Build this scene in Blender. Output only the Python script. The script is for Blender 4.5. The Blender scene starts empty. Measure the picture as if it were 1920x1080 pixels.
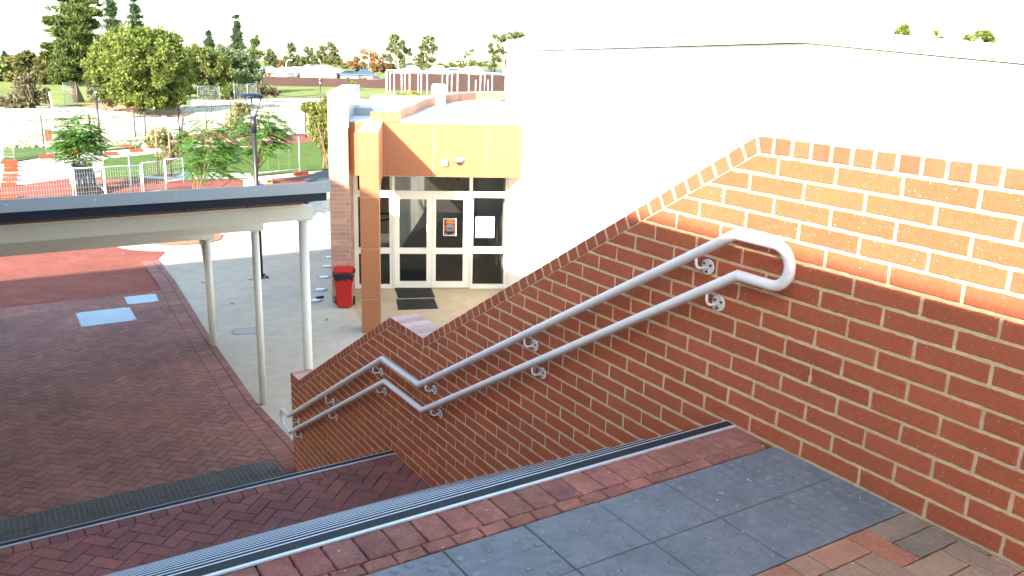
import bpy, bmesh, math, random
import numpy as np
from mathutils import Vector, Matrix
random.seed(7); rng = np.random.default_rng(7)
sc = bpy.context.scene
COL = sc.collection
# ---------------------------------------------------------------- camera, world, sun, exposure
F, YAW, PITCH, ROLL = 1612.5, math.radians(32.914), math.radians(15.387), math.radians(1.772)
CAM = np.array([-2.9986, -2.3727, 1.7061])
_f = np.array([math.sin(YAW)*math.cos(PITCH), math.cos(YAW)*math.cos(PITCH), -math.sin(PITCH)])
_r = np.array([math.cos(YAW), -math.sin(YAW), 0.]); _u = np.cross(_r, _f)
RT = math.cos(ROLL)*_r + math.sin(ROLL)*_u
UP = -math.sin(ROLL)*_r + math.cos(ROLL)*_u
cam = bpy.data.cameras.new('camera'); camo = bpy.data.objects.new('camera', cam); COL.objects.link(camo)
m = Matrix.Identity(4)
for i in range(3):
    m[i][0], m[i][1], m[i][2], m[i][3] = RT[i], UP[i], -_f[i], CAM[i]
camo.matrix_world = m
cam.sensor_width = 36; cam.lens = F/1920*36; cam.clip_end = 3000; cam.clip_start = .05
cam.dof.use_dof = True; cam.dof.focus_distance = 5.2; cam.dof.aperture_fstop = 9
sc.camera = camo
SUN_AZ, SUN_EL = math.radians(52), math.radians(23.5)      # azimuth the light travels to, from +Y towards +X
w = bpy.data.worlds.new('World'); sc.world = w; w.use_nodes = True
nt = w.node_tree; bg = nt.nodes['Background']
sky = nt.nodes.new('ShaderNodeTexSky'); sky.sky_type = 'NISHITA'; sky.sun_disc = False
sky.sun_elevation = SUN_EL; sky.sun_rotation = SUN_AZ + math.pi
sky.air_density = 1.0; sky.dust_density = 1.0; sky.ozone_density = 1.0
tint = nt.nodes.new('ShaderNodeMix'); tint.data_type = 'RGBA'; tint.blend_type = 'MULTIPLY'; tint.inputs[0].default_value = 1
tint.inputs[7].default_value = (.97, 1.03, .97, 1)               # the camera's white balance
nt.links.new(sky.outputs[0], tint.inputs[6]); nt.links.new(tint.outputs[2], bg.inputs[0]); bg.inputs[1].default_value = .085
sl = bpy.data.lights.new('sun', 'SUN'); so = bpy.data.objects.new('sun', sl); COL.objects.link(so)
sl.energy = 2.7; sl.angle = math.radians(.6); sl.color = (1, .9, .76)
d = Vector((math.sin(SUN_AZ)*math.cos(SUN_EL), math.cos(SUN_AZ)*math.cos(SUN_EL), -math.sin(SUN_EL)))
so.rotation_euler = d.to_track_quat('-Z', 'Y').to_euler(); so.location = (-20, -20, 20)
sc.view_settings.view_transform = 'Standard'; sc.view_settings.look = 'None'
sc.view_settings.exposure = 2.95; sc.view_settings.gamma = 1
G0 = -3.3                                                    # level of the lower courtyard
# ---------------------------------------------------------------- where things stand
PROF = [(-1e3, G0), (26, G0), (40, -3.4), (70, -3.5), (110, -3.4), (200, -3.2), (400, -3.2), (3000, -3.2)]
def gz(y):
    for (a, za), (b, zb) in zip(PROF, PROF[1:]):
        if y <= b: return za + (zb-za)*max(0, (y-a))/(b-a) if a > -999 else zb
    return PROF[-1][1]
def hump(x, y):
    if not (47 < y < 74) or not (-30 < x < 34): return 0
    e = math.sin((y-47)/27*math.pi)*min(1, (34-x)/8, (x+30)/8)
    return e*(.22+.2*math.sin(x*.45+y*.2)+.13*math.sin(x*.9-y*.55))
def ray(x, y): return RT*(x-960)/F - UP*(y-540)/F + _f
def W(x, y, Y):                                              # point at depth Y seen at pixel x, y of the survey photo
    r = ray(x, y); return CAM + r*((Y-CAM[1])/r[1])
def onZ(x, y, Z):
    r = ray(x, y); return CAM + r*((Z-CAM[2])/r[2])
def gp(x, y):                                                # where that ray meets the terrain
    for (a, za), (b, zb) in zip(PROF, PROF[1:]):
        s = (zb-za)/(b-a) if a > -999 else 0; z0 = za if a > -999 else zb; a0 = a if a > -999 else 0
        r = ray(x, y); den = r[2]-s*r[1]
        if abs(den) < 1e-9: continue
        t = (z0+s*(CAM[1]-a0)-CAM[2])/den
        p = CAM+r*t
        if t > 0 and a-1e-6 <= p[1] <= b+1e-6: return p
    return W(x, y, 400)
def mpp(Y): return (Y-CAM[1])/math.cos(YAW)*1.0/F            # rough metres per pixel at depth Y
# ---------------------------------------------------------------- object helpers
ORG = {}
class MB:
    def __init__(s): s.v = []; s.f = []; s.mi = []; s.m = 0; s.sm = []; s.smooth = False
    def add(s, vs, fs):
        o = len(s.v); s.v += [tuple(map(float, p)) for p in vs]
        for f in fs: s.f.append(tuple(o+i for i in f)); s.mi.append(s.m); s.sm.append(s.smooth)
    def box(s, a, b, fr=None):
        x0, y0, z0 = a; x1, y1, z1 = b
        P = [(x0,y0,z0),(x1,y0,z0),(x1,y1,z0),(x0,y1,z0),(x0,y0,z1),(x1,y0,z1),(x1,y1,z1),(x0,y1,z1)]
        if fr: P = [fr(*p) for p in P]
        s.add(P, [(3,2,1,0),(4,5,6,7),(0,1,5,4),(1,2,6,5),(2,3,7,6),(3,0,4,7)])
    def quad(s, *p): s.add(p, [tuple(range(len(p)))])
    def extrude(s, poly, vec, fr=None):                      # closed prism from a 3D polygon
        n = len(poly); A = [np.array(p, float) for p in poly]; Bv = [p+np.array(vec, float) for p in A]
        P = A+Bv
        if fr: P = [fr(*p) for p in P]
        s.add(P, [tuple(range(n))[::-1], tuple(range(n, 2*n))]+[(i, (i+1) % n, n+(i+1) % n, n+i) for i in range(n)])
    def tube(s, pts, r, n=12, cap=True):
        pts = [np.array(p, float) for p in pts]; k = len(pts)
        rr = list(r) if hasattr(r, '__len__') else [r]*k
        T = [pts[min(i+1, k-1)]-pts[max(i-1, 0)] for i in range(k)]
        for i in range(1, k-1):
            a = pts[i]-pts[i-1]; b = pts[i+1]-pts[i]
            T[i] = a/np.linalg.norm(a)+b/np.linalg.norm(b)
        T = [t/np.linalg.norm(t) for t in T]
        ref = np.array([0, 0, 1.]) if abs(T[0][2]) < .9 else np.array([1., 0, 0])
        vs = []
        for i in range(k):
            e1 = ref - T[i]*(ref@T[i])
            if np.linalg.norm(e1) < 1e-3: e1 = np.cross(T[i], [0, 1., 0])
            e1 /= np.linalg.norm(e1); e2 = np.cross(T[i], e1); ref = e1
            sc_ = np.ones(2)
            for j in range(n):
                a = 2*math.pi*j/n
                off = rr[i]*(math.cos(a)*e1+math.sin(a)*e2)
                if 0 < i < k-1:                              # mitre at bends
                    d0 = pts[i]-pts[i-1]; d0 = d0/np.linalg.norm(d0)
                    c = max(.45, abs(d0@T[i])); bx = d0-T[i]*(d0@T[i]); nb = np.linalg.norm(bx)
                    if nb > 1e-4:
                        bx /= nb; off = off+bx*(off@bx)*(1/c-1)
                vs.append(pts[i]+off)
        fs = [(i*n+j, i*n+(j+1) % n, (i+1)*n+(j+1) % n, (i+1)*n+j) for i in range(k-1) for j in range(n)]
        sm = s.smooth; s.smooth = True; o = len(s.v); s.add(vs, fs); s.smooth = False
        if cap:
            s.f += [tuple(o+j for j in range(n))[::-1], tuple(o+(k-1)*n+j for j in range(n))]
            s.mi += [s.m]*2; s.sm += [False]*2
        s.smooth = sm
    def lathe(s, c, prof, n=20, cap=True):                   # prof: (r, z)
        vs = []; k = len(prof)
        for r, z in prof:
            for j in range(n):
                a = 2*math.pi*j/n; vs.append((c[0]+r*math.cos(a), c[1]+r*math.sin(a), c[2]+z))
        fs = [(i*n+j, i*n+(j+1) % n, (i+1)*n+(j+1) % n, (i+1)*n+j) for i in range(k-1) for j in range(n)]
        if cap: fs += [tuple(range(n))[::-1], tuple((k-1)*n+j for j in range(n))]
        s.smooth = True; s.add(vs, fs); s.smooth = False
def link(name, me, parent=None, org=None):
    o = bpy.data.objects.new(name, me); COL.objects.link(o)
    if parent: o.parent = parent; ORG[o] = ORG[parent]
    else: ORG[o] = np.array(org if org is not None else (0, 0, 0), float); o.location = ORG[o]
    return o
def part(name, mb, mat, parent=None, label=None, org=None, bevel=0):
    mats = mat if isinstance(mat, (list, tuple)) else [mat]
    v = np.array(mb.v, float).reshape(-1, 3)
    if parent is None:
        if org is None: org = (v[:, 0].mean(), v[:, 1].mean(), v[:, 2].min())
        v = v-np.array(org)
    else: v = v-ORG[parent]
    me = bpy.data.meshes.new(name); me.from_pydata([tuple(p) for p in v], [], mb.f)
    for mm in mats: me.materials.append(mm)
    me.polygons.foreach_set('material_index', mb.mi); me.polygons.foreach_set('use_smooth', mb.sm)
    bm = bmesh.new(); bm.from_mesh(me); bmesh.ops.recalc_face_normals(bm, faces=bm.faces)
    if bevel: bmesh.ops.bevel(bm, geom=[e for e in bm.edges if len(e.link_faces) == 2 and e.calc_face_angle(0) > .6], offset=bevel, segments=2, affect='EDGES', clamp_overlap=True)
    bm.to_mesh(me); bm.free(); me.update()
    o = link(name, me, parent, org)
    if label: o['label'] = label
    return o
def tag(o, label, cat, group=None):
    o['label'] = label; o['category'] = cat
    if group: o['group'] = group
    return o
def thing(name, label, cat, loc, group=None):
    o = link(name, None, None, loc); o.empty_display_size = .2
    return tag(o, label, cat, group)
def struct(o): o['kind'] = 'structure'; return o
def dup(o, shift, parent=None):                              # a thing with its parts and their parts
    c = o.copy(); COL.objects.link(c)
    if parent: c.parent = parent; ORG[c] = ORG[parent]
    else: c.location = Vector(ORG[o]+np.array(shift)); ORG[c] = ORG[o]+np.array(shift)
    for k in [k for k in o.children]: dup(k, shift, c)
    return c
def quads(name, V, mat, parent, nrm_smooth=False):           # V: (n,4,3) leaf quads
    V = np.asarray(V, float); n = len(V)
    me = bpy.data.meshes.new(name); me.vertices.add(4*n); me.loops.add(4*n); me.polygons.add(n)
    me.vertices.foreach_set('co', (V-ORG[parent]).reshape(-1)); me.loops.foreach_set('vertex_index', np.arange(4*n))
    me.polygons.foreach_set('loop_start', np.arange(0, 4*n, 4)); me.polygons.foreach_set('loop_total', np.full(n, 4))
    me.materials.append(mat); me.update(); me.validate()
    return link(name, me, parent)
# ---------------------------------------------------------------- materials
def mat(name, cols, rough=.6, isl=0., ns=0, na=0., bump=0, bs=60., spec=.4, metal=0., speck=None, dirt=None, coat=0):
    mt = bpy.data.materials.new(name); mt.use_nodes = True
    n = mt.node_tree.nodes; L = mt.node_tree.links; b = n['Principled BSDF']
    b.inputs['Roughness'].default_value = rough; b.inputs['Metallic'].default_value = metal
    b.inputs['Specular IOR Level'].default_value = spec; b.inputs['Coat Weight'].default_value = coat
    if not isinstance(cols[0], (tuple, list)): cols = [cols]
    geo = n.new('ShaderNodeNewGeometry'); pos = geo.outputs['Position']
    ramp = n.new('ShaderNodeValToRGB'); e = ramp.color_ramp.elements
    ramp.color_ramp.interpolation = 'LINEAR'
    while len(e) < max(2, len(cols)): e.new(.5)
    cc = cols if len(cols) > 1 else cols*2
    for i, c in enumerate(cc): e[i].position = i/(len(cc)-1); e[i].color = (*c, 1)
    if isl >= 0 and len(cols) > 1: L.new(geo.outputs['Random Per Island'], ramp.inputs[0])
    col = ramp.outputs[0]
    if isl > 0:
        mr = n.new('ShaderNodeMapRange'); mr.inputs[3].default_value = 1-isl; mr.inputs[4].default_value = 1+isl
        wn = n.new('ShaderNodeTexWhiteNoise'); wn.noise_dimensions = '1D'
        L.new(geo.outputs['Random Per Island'], wn.inputs['W']); L.new(wn.outputs['Value'], mr.inputs[0])
        mx = n.new('ShaderNodeVectorMath'); mx.operation = 'SCALE'; L.new(col, mx.inputs[0]); L.new(mr.outputs[0], mx.inputs['Scale']); col = mx.outputs[0]
    def noise(scale, detail=4, rg=.6):
        t = n.new('ShaderNodeTexNoise'); t.inputs['Scale'].default_value = scale; t.inputs['Detail'].default_value = detail
        t.inputs['Roughness'].default_value = rg; L.new(pos, t.inputs['Vector']); return t.outputs[0]
    for s_, a_ in (ns if isinstance(ns, (list, tuple)) else [(ns, na)]):
        if a_:
            mr = n.new('ShaderNodeMapRange'); mr.inputs[1].default_value = .25; mr.inputs[2].default_value = .75
            mr.inputs[3].default_value = 1-a_; mr.inputs[4].default_value = 1+a_; L.new(noise(s_), mr.inputs[0])
            mx = n.new('ShaderNodeVectorMath'); mx.operation = 'SCALE'; L.new(col, mx.inputs[0]); L.new(mr.outputs[0], mx.inputs['Scale']); col = mx.outputs[0]
    for item in (dirt or []):                                # (scale, lo, hi, colour, strength)
        s_, lo, hi, dc, st = item
        mr = n.new('ShaderNodeMapRange'); mr.inputs[1].default_value = lo; mr.inputs[2].default_value = hi; mr.inputs[4].default_value = st
        L.new(noise(s_, 5), mr.inputs[0]); mx = n.new('ShaderNodeMix'); mx.data_type = 'RGBA'
        L.new(mr.outputs[0], mx.inputs[0]); L.new(col, mx.inputs[6]); mx.inputs[7].default_value = (*dc, 1); col = mx.outputs[2]
    L.new(col, b.inputs['Base Color'])
    if bump:
        bp = n.new('ShaderNodeBump'); bp.inputs['Strength'].default_value = bump; bp.inputs['Distance'].default_value = .01
        L.new(noise(bs, 6), bp.inputs['Height']); L.new(bp.outputs[0], b.inputs['Normal'])
    return mt
def leafmat(name, cols, isl=.3, trans=.35, ns=.5, na=.25):
    mt = mat(name, cols, .55, isl, [(ns, na)], spec=.25)
    n = mt.node_tree.nodes; L = mt.node_tree.links; b = n['Principled BSDF']; out = n['Material Output']
    tr = n.new('ShaderNodeBsdfTranslucent'); mx = n.new('ShaderNodeMixShader'); mx.inputs[0].default_value = trans
    src = b.inputs['Base Color'].links[0].from_socket; L.new(src, tr.inputs[0])
    L.new(b.outputs[0], mx.inputs[1]); L.new(tr.outputs[0], mx.inputs[2]); L.new(mx.outputs[0], out.inputs[0])
    return mt
WHT = (.75, .72, .66)
M = dict(
 brick=mat('fired_red_brick', [(.40,.112,.052),(.43,.122,.058),(.41,.115,.054),(.385,.105,.05)], .8, .05, [(3,.1),(40,.1)], bump=.35, bs=160, spec=.25,
           dirt=[(125,.665,.70,(.8,.68,.56),.9),(60,.715,.75,(.7,.55,.45),.7),(2.2,.62,.85,(.5,.3,.24),.3)]),
 mortar=mat('sand_mortar', (.66,.53,.33), .9, 0, [(15,.15),(90,.15)], bump=.5, bs=120, spec=.2),
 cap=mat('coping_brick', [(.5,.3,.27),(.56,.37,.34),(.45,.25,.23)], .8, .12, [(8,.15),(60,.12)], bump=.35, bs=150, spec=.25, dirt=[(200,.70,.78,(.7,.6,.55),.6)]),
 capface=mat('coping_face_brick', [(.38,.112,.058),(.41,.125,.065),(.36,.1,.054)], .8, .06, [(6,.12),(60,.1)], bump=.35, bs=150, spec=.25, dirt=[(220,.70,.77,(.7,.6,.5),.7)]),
 rail=mat('pearl_white_paint', (.80,.80,.78), .4, 0, [(20,.04),(3,.05)], bump=.06, bs=60, spec=.45, dirt=[(14,.66,.85,(.5,.48,.44),.35)]),
 bolt=mat('dark_steel_bolt', (.12,.12,.13), .35, metal=.9),
 alu=mat('anodised_aluminium', (.74,.76,.77), .4, 0, [(40,.08)], metal=.35),
 grip=mat('black_grit_strip', (.028,.03,.036), .75, 0, [(30,.2),(300,.5)], bump=.4, bs=500, spec=.3, dirt=[(60,.62,.8,(.14,.14,.15),.5)]),
 paver=mat('landing_paver', [(.34,.125,.095),(.39,.155,.115),(.32,.14,.095),(.28,.115,.095)], .85, .12, [(6,.28),(18,.22),(60,.22)], bump=.55, bs=110, spec=.18,
           dirt=[(11,.56,.72,(.2,.13,.09),.6),(8,.62,.8,(.5,.36,.28),.45),(5,.55,.75,(.16,.1,.07),.5),(160,.70,.77,(.55,.45,.38),.5)]),
 paverlow=mat('plum_paver', [(.25,.096,.08),(.3,.112,.088),(.225,.095,.082),(.27,.105,.082)], .8, .12, [(3,.2),(50,.15)], bump=.35, bs=100, spec=.2, dirt=[(4,.56,.78,(.07,.045,.04),.5)]),
 court=mat('courtyard_paver', [(.25,.112,.094),(.285,.124,.1),(.225,.105,.094),(.27,.124,.1)], .8, .13, [(.8,.22),(8,.15)], bump=.3, bs=90, spec=.28,
           dirt=[(.7,.55,.75,(.08,.06,.06),.45),(1.7,.6,.8,(.2,.11,.085),.35)]),
 paverbrown=mat('tumbled_brown_paver', [(.39,.235,.15),(.27,.21,.155),(.5,.2,.115),(.37,.25,.165),(.42,.26,.165)], .85, .14, [(5,.22),(60,.2)], bump=.5, bs=130, spec=.2, dirt=[(150,.68,.76,(.5,.42,.36),.5)]),
 joint=mat('jointing_sand', (.12,.07,.045), .95, 0, [(20,.3)], bump=.5, bs=200),
 jointdark=mat('dark_jointing_sand', (.05,.03,.026), .95, 0, [(20,.3)]),
 tactile=mat('slate_grey_tile', [(.178,.195,.205),(.205,.222,.228)], .66, .05, [(2.5,.2),(9,.16),(30,.14)], bump=.35, bs=140, spec=.4,
             dirt=[(9,.52,.7,(.2,.2,.215),.45),(110,.70,.77,(.5,.49,.47),.6)]),
 tactiledark=mat('charcoal_tile', [(.074,.068,.065),(.09,.084,.08)], .6, .06, [(3,.2)], bump=.3, bs=140, spec=.4),
 dome=mat('worn_stud', [(.18,.2,.215),(.21,.225,.235),(.16,.18,.2)], .45, .1, [(30,.2)], spec=.5),
 step=mat('step_concrete', (.2,.17,.15), .85, 0, [(6,.15)], bump=.3),
 conc=mat('exposed_aggregate_concrete', (.455,.405,.33), .85, 0, [(.5,.1),(4,.1),(120,.14)], bump=.25, bs=180, spec=.3, dirt=[(1.1,.58,.8,(.33,.29,.24),.4)]),
 porch=mat('bounce_tinted_concrete', (.385,.315,.215), .85, 0, [(.7,.08),(5,.1),(120,.16)], bump=.25, bs=180, spec=.2),  # warm colour stands for light bounced onto the grey concrete
 concpale=mat('smooth_concrete', (.46,.44,.38), .85, 0, [(1,.1),(60,.1)]),
 redpave=mat('faded_red_paving', (.235,.075,.056), .9, 0, [(.6,.18),(3,.14),(25,.2)], bump=.2, bs=40, spec=.15, dirt=[(1.5,.6,.85,(.42,.2,.16),.5)]),
 sand=mat('pale_sand', (.62,.52,.38), .95, 0, [(.08,.14),(.6,.14),(5,.1)], dirt=[(.5,.6,.72,(.3,.22,.12),.5)]),
 lawn=mat('mown_lawn', (.085,.135,.028), .9, 0, [(.25,.2),(2.5,.25),(30,.35)], bump=.6, bs=60, spec=.1),
 oval=mat('dry_oval_grass', (.19,.22,.065), .9, 0, [(.06,.22),(.6,.2),(5,.2)], spec=.1),
 mulch=mat('bark_mulch', [(.26,.12,.06),(.36,.18,.1),(.17,.08,.045)], .95, .3, [(1.2,.35),(12,.4)], bump=.8, bs=20),
 road=mat('asphalt_road', (.09,.09,.09), .9, 0, [(.3,.1)]),
 white=mat('white_render', (.86,.84,.79), .85, 0, [(.6,.04),(25,.03)], bump=.15, bs=90, spec=.2, dirt=[(.9,.66,.9,(.6,.55,.46),.25)]),
 whitemetal=mat('white_steel', (.78,.79,.78), .4, 0, [(2,.04)]),
 capmetal=mat('roof_capping_metal', (.78,.77,.73), .4, 0, [(1,.04)]),
 flash=mat('pale_grey_flashing', (.25,.29,.325), .4, 0, [(.6,.06),(8,.04)], spec=.5),
 gutter=mat('navy_gutter', (.006,.010,.024), .45, 0, [(.7,.1)], spec=.25),
 cream=mat('cream_steel_paint', (.64,.62,.56), .45, 0, [(1.2,.08),(20,.04)], dirt=[(6,.66,.85,(.3,.25,.18),.35)]),
 postm=mat('cream_post_paint', (.70,.68,.60), .35, 0, [(1.5,.06),(30,.04)], spec=.5, dirt=[(9,.68,.82,(.3,.24,.15),.35)]),
 soffit=mat('timber_soffit', (.16,.07,.035), .7, 0, [(5,.25)]),
 orange=mat('terracotta_panel', (.335,.132,.061), .42, 0, [(.8,.05)], spec=.45),
 orangejoint=mat('grey_panel_joint', (.38,.33,.32), .5),
 salmon=mat('salmon_brick', [(.42,.2,.13),(.46,.24,.16),(.38,.17,.11)], .8, .12, [(6,.15)]),
 tanbrick=mat('tan_brick', [(.34,.2,.15),(.4,.25,.19),(.30,.17,.13),(.36,.2,.17)], .85, .1, [(5,.12),(50,.1)], bump=.3, bs=120),
 tanmortar=mat('cream_mortar', (.5,.42,.34), .9, 0, [(30,.1)]),
 winframe=mat('white_window_frame', (.74,.72,.65), .4, 0, [(2,.03)]),
 carpet=mat('dark_carpet', (.09,.08,.07), .95, 0, [(3,.3)]),
 indoor=mat('dark_inside_wall', (.16,.15,.14), .9, 0, [(1,.1)]),
 partition=mat('beige_partition', (.6,.57,.44), .8, 0, [(1,.05)]),
 curtain=mat('pale_vertical_blind', (.5,.5,.48), .7, 0, [(1,.1)]),
 black=mat('black_steel', (.02,.02,.024), .4, 0, [(4,.1)], spec=.5),
 rubber=mat('black_rubber', (.016,.016,.017), .6, 0, [(8,.2)], bump=.2),
 redplastic=mat('red_bin_plastic', (.42,.01,.01), .38, 0, [(3,.08),(30,.06)], spec=.5, dirt=[(5,.66,.85,(.3,.1,.09),.3)]),
 bag=mat('black_bin_bag', (.012,.012,.014), .25, 0, [(8,.2)], bump=.8, bs=25, spec=.6),
 steelplate=mat('galvanised_plate', (.36,.43,.49), .5, 0, [(1.5,.12),(25,.06)], metal=.25, dirt=[(4,.6,.8,(.5,.52,.52),.5)]),
 disc=mat('polished_light_ring', (.22,.26,.295), .5, 0, [(6,.1)], metal=.1),
 lens=mat('light_glass', (.34,.39,.44), .1, 0, [(20,.1)], spec=.7),
 lid=mat('concrete_pit_lid', (.36,.36,.34), .8, 0, [(6,.15)]),
 paper=mat('white_paper', (.62,.64,.65), .7),
 paperink=mat('grey_print', (.3,.32,.33), .7),
 pblack=mat('poster_black', (.02,.02,.02), .3), pred=mat('poster_red', (.42,.035,.015), .3), pyel=mat('poster_yellow', (.55,.32,.05), .3),
 pora=mat('poster_orange', (.5,.13,.025), .3), pblue=mat('poster_blue', (.1,.27,.42), .3),
 galv=mat('galvanised_tube', (.62,.66,.68), .4, 0, [(6,.08)], metal=.3),
 wire=mat('fence_wire', (.34,.37,.36), .5, metal=.3),
 iron=mat('dark_olive_iron', (.05,.05,.035), .5, 0, [(3,.1)]),
 feet=mat('orange_plastic_foot', [(.34,.035,.008),(.4,.055,.012)], .5, .1, [(3,.15)]),
 shade=mat('maroon_shadecloth', (.055,.03,.028), .95, 0, [(.6,.15),(6,.12)]),
 bark=mat('grey_bark', (.16,.12,.085), .9, 0, [(4,.3)], bump=.6, bs=25),
 palebark=mat('pale_gum_bark', (.42,.33,.24), .85, 0, [(2,.25)], bump=.3, bs=15),
 youngbark=mat('tan_sapling_bark', (.2,.13,.065), .85, 0, [(8,.2)]),
 stake=mat('timber_stake', (.26,.15,.09), .85, 0, [(9,.2)]),
 bluetile=mat('blue_grey_roof', (.06,.1,.17), .6, 0, [(1,.1)]),
 housebrick=mat('house_red_brick', (.42,.16,.1), .85, 0, [(2,.1)]),
 pane=mat('dark_window_pane', (.05,.06,.07), .1, spec=.7),
 carpaint=mat('silver_car_paint', (.3,.33,.36), .3, metal=.5),
 signp=mat('lavender_sign', (.42,.42,.56), .6), yellow=mat('yellow_plastic', (.6,.42,.05), .5, 0, [(3,.1)]),
 machine=mat('slate_machine_steel', (.14,.17,.2), .45, 0, [(3,.2)], metal=.3),
 camdome=mat('smoked_dome', (.03,.025,.02), .08, spec=.8),
)
L_ = dict(
 acacia=leafmat('acacia_leaf', [(.13,.175,.038),(.175,.21,.045),(.085,.13,.028),(.205,.23,.06)], .25),
 olive=leafmat('olive_leaf', [(.125,.155,.04),(.17,.19,.052),(.09,.125,.033)], .25),
 bluegreen=leafmat('blue_green_leaf', [(.11,.16,.07),(.16,.21,.1),(.09,.13,.06)], .25),
 pine=leafmat('pine_needle', [(.065,.105,.024),(.1,.135,.03),(.045,.075,.02),(.13,.15,.04)], .3, .25),
 darkpine=leafmat('dark_pine_needle', [(.03,.06,.03),(.05,.085,.04)], .3, .2),
 gum=leafmat('gum_leaf', [(.11,.14,.055),(.16,.18,.075),(.08,.11,.045)], .3),
 rust=leafmat('rusty_leaf', [(.26,.12,.05),(.2,.13,.05),(.3,.16,.08),(.14,.12,.05)], .3),
 brownish=leafmat('brown_green_leaf', [(.14,.13,.05),(.11,.125,.042),(.18,.14,.06)], .3),
 scrub=leafmat('grey_scrub_leaf', [(.13,.11,.06),(.17,.15,.09),(.1,.1,.05)], .3),
 fern=leafmat('feathery_leaf', [(.075,.19,.038),(.12,.26,.045),(.055,.145,.036),(.17,.3,.05)], .25, .45),
 bamboo=leafmat('yellow_green_leaf', [(.2,.22,.05),(.26,.27,.07),(.15,.19,.05)], .25, .45),
 thin=leafmat('pale_thin_leaf', [(.2,.2,.08),(.26,.25,.12),(.15,.17,.06)], .25, .4),
)
M['curtain'] = leafmat('pale_vertical_blind', [(.62,.62,.6),(.7,.7,.68)], .05, .5)
# glass that shows a dim room behind it
gl = bpy.data.materials.new('window_glass'); gl.use_nodes = True
n = gl.node_tree.nodes; L = gl.node_tree.links; n.remove(n['Principled BSDF'])
tr = n.new('ShaderNodeBsdfTransparent'); tr.inputs[0].default_value = (.55, .56, .55, 1)
go = n.new('ShaderNodeBsdfGlossy'); go.inputs['Roughness'].default_value = .02
fr = n.new('ShaderNodeFresnel'); fr.inputs[0].default_value = 1.7
mx = n.new('ShaderNodeMixShader'); L.new(fr.outputs[0], mx.inputs[0]); L.new(tr.outputs[0], mx.inputs[1]); L.new(go.outputs[0], mx.inputs[2])
L.new(mx.outputs[0], n['Material Output'].inputs[0]); M['glass'] = gl
# ---------------------------------------------------------------- 2D polygon helpers
def clip(poly, a, b, c):                                     # keep a*x+b*y <= c
    out = []
    for i in range(len(poly)):
        p, q = poly[i], poly[(i+1) % len(poly)]; dp = a*p[0]+b*p[1]-c; dq = a*q[0]+b*q[1]-c
        if dp <= 0: out.append(p)
        if (dp < 0) != (dq < 0) and abs(dp-dq) > 1e-12:
            t = dp/(dp-dq); out.append((p[0]+t*(q[0]-p[0]), p[1]+t*(q[1]-p[1])))
    return out
def area(p): return .5*sum(p[i][0]*p[(i+1) % len(p)][1]-p[(i+1) % len(p)][0]*p[i][1] for i in range(len(p)))
def inset(poly, g):
    q = list(poly)
    if area(q) < 0: q = q[::-1]
    base = list(q)
    for i in range(len(base)):
        p0, p1 = base[i], base[(i+1) % len(base)]; dx, dy = p1[0]-p0[0], p1[1]-p0[1]; l = math.hypot(dx, dy)
        if l < 1e-5: continue
        nx, ny = dy/l, -dx/l                                 # outward for ccw
        q = clip(q, nx, ny, nx*p0[0]+ny*p0[1]-g)
        if len(q) < 3: return []
    r = []
    for p in q:
        if not r or math.hypot(p[0]-r[-1][0], p[1]-r[-1][1]) > 4e-4: r.append(p)
    return r
def block(mb, poly, gap, ch, depth, fr, jit=0, rise=0, rag=0):      # chamfered brick or paver; fr(a, b, h)
    o = inset(poly, gap/2)
    if len(o) < 3 or abs(area(o)) < 2e-4: return
    t = inset(o, ch) if ch else o
    if len(t) != len(o): t = [(p[0]*.985+sum(a[0] for a in o)/len(o)*.015, p[1]*.985+sum(a[1] for a in o)/len(o)*.015) for p in o]
    if rag:
        o2, t2 = [], []
        for i in range(len(o)):
            p, q, pt, qt = o[i], o[(i+1) % len(o)], t[i], t[(i+1) % len(o)]; m_ = max(1, int(math.hypot(q[0]-p[0], q[1]-p[1])/.022))
            for k in range(m_):
                f_ = k/m_; jx, jy = random.gauss(0, rag), random.gauss(0, rag); k2 = 2.2 if random.random() < .05 else 1
                o2.append((p[0]+(q[0]-p[0])*f_+jx*k2, p[1]+(q[1]-p[1])*f_+jy*k2)); t2.append((pt[0]+(qt[0]-pt[0])*f_+jx*k2*1.2, pt[1]+(qt[1]-pt[1])*f_+jy*k2*1.2))
        o, t = o2, t2
    h = rise+random.uniform(-jit, jit); tx, ty = random.uniform(-jit, jit)*4, random.uniform(-jit, jit)*4
    cx = sum(p[0] for p in o)/len(o); cy = sum(p[1] for p in o)/len(o); k = len(o)
    vs = [fr(p[0], p[1], h+tx*(p[0]-cx)+ty*(p[1]-cy)) for p in t]
    vs += [fr(p[0], p[1], h-max(ch, .002)+tx*(p[0]-cx)+ty*(p[1]-cy)) for p in o]+[fr(p[0], p[1], -depth) for p in o]
    mb.add(vs, [tuple(range(k))]+[(i, (i+1) % k, k+(i+1) % k, k+i) for i in range(k)]+[(k+i, k+(i+1) % k, 2*k+(i+1) % k, 2*k+i) for i in range(k)])
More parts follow.
